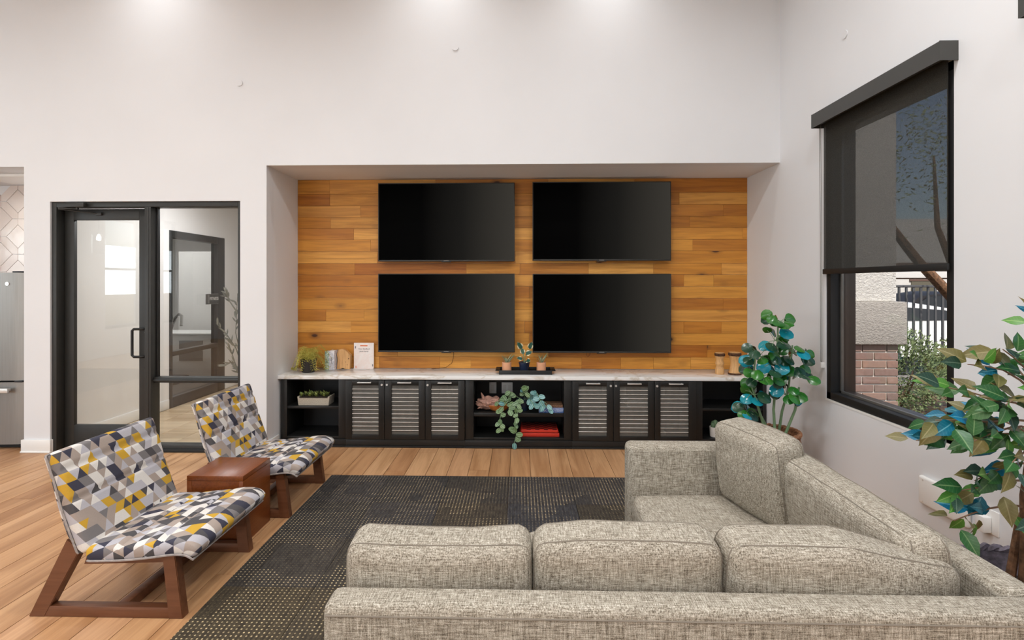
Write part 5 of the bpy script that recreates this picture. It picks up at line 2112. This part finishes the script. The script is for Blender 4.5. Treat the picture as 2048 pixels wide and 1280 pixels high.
shrub((3.75, 4.4, .12), .40, .45, .24, 1800, 'low dark green shrub at the foot of the window', 3)
shrub((4.72, 4.75, .22), .45, .45, .30, 1800, 'low green shrub in the mulch between pillar and window', 4)

# railing
fn = thing('steel_railing', 'dark steel picket railing between the shrubs and the parked cars', 'fence', (6, 8.4, GZ))
FYY = 8.4
bx('rail', (3.2, FYY - .02, 1.535), (9.0, FYY + .02, 1.575), 'steel_fence', fn, .003)
bx('rail', (3.2, FYY - .02, .15), (9.0, FYY + .02, .19), 'steel_fence', fn, .003)
pk = bmesh.new()
box(pk, (0, 0, .85), (.03, .03, 1.37), .003, 1)
pk_m = finish(pk, 'picket')
pk_m.materials.append(M['steel_fence'])
xx = 3.3
while xx < 9:
    o = link('picket', pk_m, None, fn)
    o.location = (xx, FYY, 0)
    xx += .113
for xx in (3.2, 6.98, 9.0):
    bx('post', (xx - .04, FYY - .04, GZ), (xx + .04, FYY + .04, 1.62), 'steel_fence', fn, .004)

# leaning tree
tt = thing('leaning_tree', 'bare tree with a leaning brown trunk crossing the corner of the window', 'tree', (7.0, 7.4, GZ))
bm = bmesh.new()
tube(bm, [(7.5, 7.45, GZ), (6.9, 7.42, .5), (6.05, 7.4, 1.38), (5.55, 7.4, 1.92), (4.95, 7.4, 2.7), (4.6, 7.4, 3.5)], [.10, .09, .075, .062, .05, .025], 9)
obj('trunk', bm, 'bark', tt)
bm = bmesh.new()
tube(bm, [(6.28, 7.4, 1.14), (6.12, 7.45, 1.7), (5.9, 7.5, 2.4), (5.85, 7.5, 3.4)], [.055, .048, .036, .014], 8)
obj('branch', bm, 'bark', tt)
rng = random.Random(9)
bm = bmesh.new()
uvl = bm.loops.layers.uv.new('UVMap')
for k in range(3600):
    p = Vector((rng.gauss(5.4, .55), rng.gauss(7.4, .35), rng.gauss(3.5, .5)))
    if p.z < 2.2 or p.x < 4.2 or p.y < 6.5 or mnoise.noise(p * 2.5) < -.05:
        continue
    d = Vector((rng.uniform(-1, 1), rng.uniform(-1, 1), rng.uniform(-1, 1))).normalized()
    s_ = d.orthogonal().normalized()
    L = rng.uniform(.04, .09)
    f_ = bm.faces.new([bm.verts.new(q) for q in (p, p + d * L * .5 + s_ * L * .2, p + d * L, p + d * L * .5 - s_ * L * .2)])
    for lp in f_.loops:
        lp[uvl].uv = (.3, .5)
tag(obj('foliage', bm, 'shrub', tt, False), kind='stuff')

# cars
def car(x, y, paint, label, L=4.6, z=GZ - .02, hgt=1.47, flip=1):
    t = thing('parked_car', label, 'car', (x, y, z))
    H = hgt
    prof = [(-2.25, .35), (-2.28, .62), (-2.15, .86), (-1.75, .96), (-1.15, 1.02), (-.55, H - .12), (-.1, H - .01), (.6, H), (1.25, H - .10), (1.85, 1.03), (2.2, .98), (2.28, .7), (2.25, .35)]
    prof = [(p[0] * flip, p[1]) for p in prof]
    bm = bmesh.new()
    rows = []
    for yo, sc in ((-.86, .0), (-.78, .5), (-.55, 1), (.55, 1), (.78, .5), (.86, .0)):
        row = []
        for (px_, pz_) in prof:
            zz = pz_ if pz_ <= 1.03 else 1.0 + (pz_ - 1.0) * (1.0 if sc == 1 else .93)
            yy_ = yo if pz_ <= 1.03 else yo * .84
            if sc == 0:
                yy_ = yo if pz_ <= 1.03 else yo * .80
            row.append(bm.verts.new((x + px_, y + yy_, z + zz)))
        rows.append(row)
    n_ = len(prof)
    for a, b in zip(rows, rows[1:]):
        for k in range(n_):
            bm.faces.new((a[k], b[k], b[(k + 1) % n_], a[(k + 1) % n_]))
    bm.faces.new(rows[0])
    bm.faces.new(rows[-1][::-1])
    obj('body', bm, paint, t, True, 35)
    for s in (-1, 1):
        for poly in ([(-1.0, 1.04), (-.48, H - .16), (.22, H - .09), (.22, 1.04)], [(.30, 1.04), (.30, H - .09), (1.1, H - .15), (1.6, 1.06)]):
            bm = bmesh.new()
            top = max(p[1] for p in poly)
            yo_ = lambda zz: .885 - (.885 - .775) * (zz - 1.02) / (H - .12 - 1.02)
            va = [bm.verts.new((x + p[0] * flip, y + s * yo_(p[1]), z + p[1])) for p in poly]
            vb = [bm.verts.new((x + p[0] * flip, y + s * (yo_(p[1]) - .03), z + p[1])) for p in poly]
            bm.faces.new(va)
            bm.faces.new(vb[::-1])
            for k in range(4):
                bm.faces.new((va[k], va[(k + 1) % 4], vb[(k + 1) % 4], vb[k]))
            obj('side_window', bm, 'frame_dark', t, False)
        for wx in (-1.4, 1.38):
            bm = bmesh.new()
            cyl(bm, (x + wx * flip, y + s * .68, z + .33), (x + wx * flip, y + s * .88, z + .33), .33, 24)
            w_ = obj('wheel', bm, 'tyre', t)
            bm = bmesh.new()
            cyl(bm, (x + wx * flip, y + s * .86, z + .33), (x + wx * flip, y + s * .89, z + .33), .21, 20)
            obj('rim', bm, 'alu', w_)
    for s in (-1, 1):
        bx('tail_light', (x + flip * 2.2 - .03, y + s * .62 - .14, z + .78), (x + flip * 2.2 + .09, y + s * .62 + .14, z + .90), 'red', t, .01)
car(7.0, 10.9, 'carwhite', 'white parked car just beyond the steel railing', hgt=1.38, flip=1)
car(12.2, 15.2, 'carblack', 'black parked car behind the white one beyond the railing', hgt=1.52, flip=-1)

# far building and carport
bd = thing('far_building', 'pale building with olive doors across the car park', 'building', (22, 33, GZ))
bx('wall', (8, 32, GZ), (40, 33, 5.5), 'stucco', bd)
for xx in (20.2, 23.6, 26.5):
    dd = bx('door', (xx, 31.95, GZ), (xx + 1.4, 32.0, 1.75), 'olive_door', bd)
    bx('door_frame', (xx - .1, 31.93, 1.75), (xx + 1.5, 32.0, 1.86), 'brownbeam', dd)
cpt = thing('carport', 'brown steel carport beams in front of the pale building', 'carport', (22, 28, GZ))
bx('canopy', (12, 26, 2.28), (36, 30, 2.62), 'brownbeam', cpt)
bx('beam', (12, 27.9, 1.83), (36, 28.0, 1.90), 'brownbeam', cpt)
for xx in (14, 24.6, 35):
    bx('post', (xx, 27.9, GZ), (xx + .2, 28.1, 2.3), 'brownbeam', cpt)
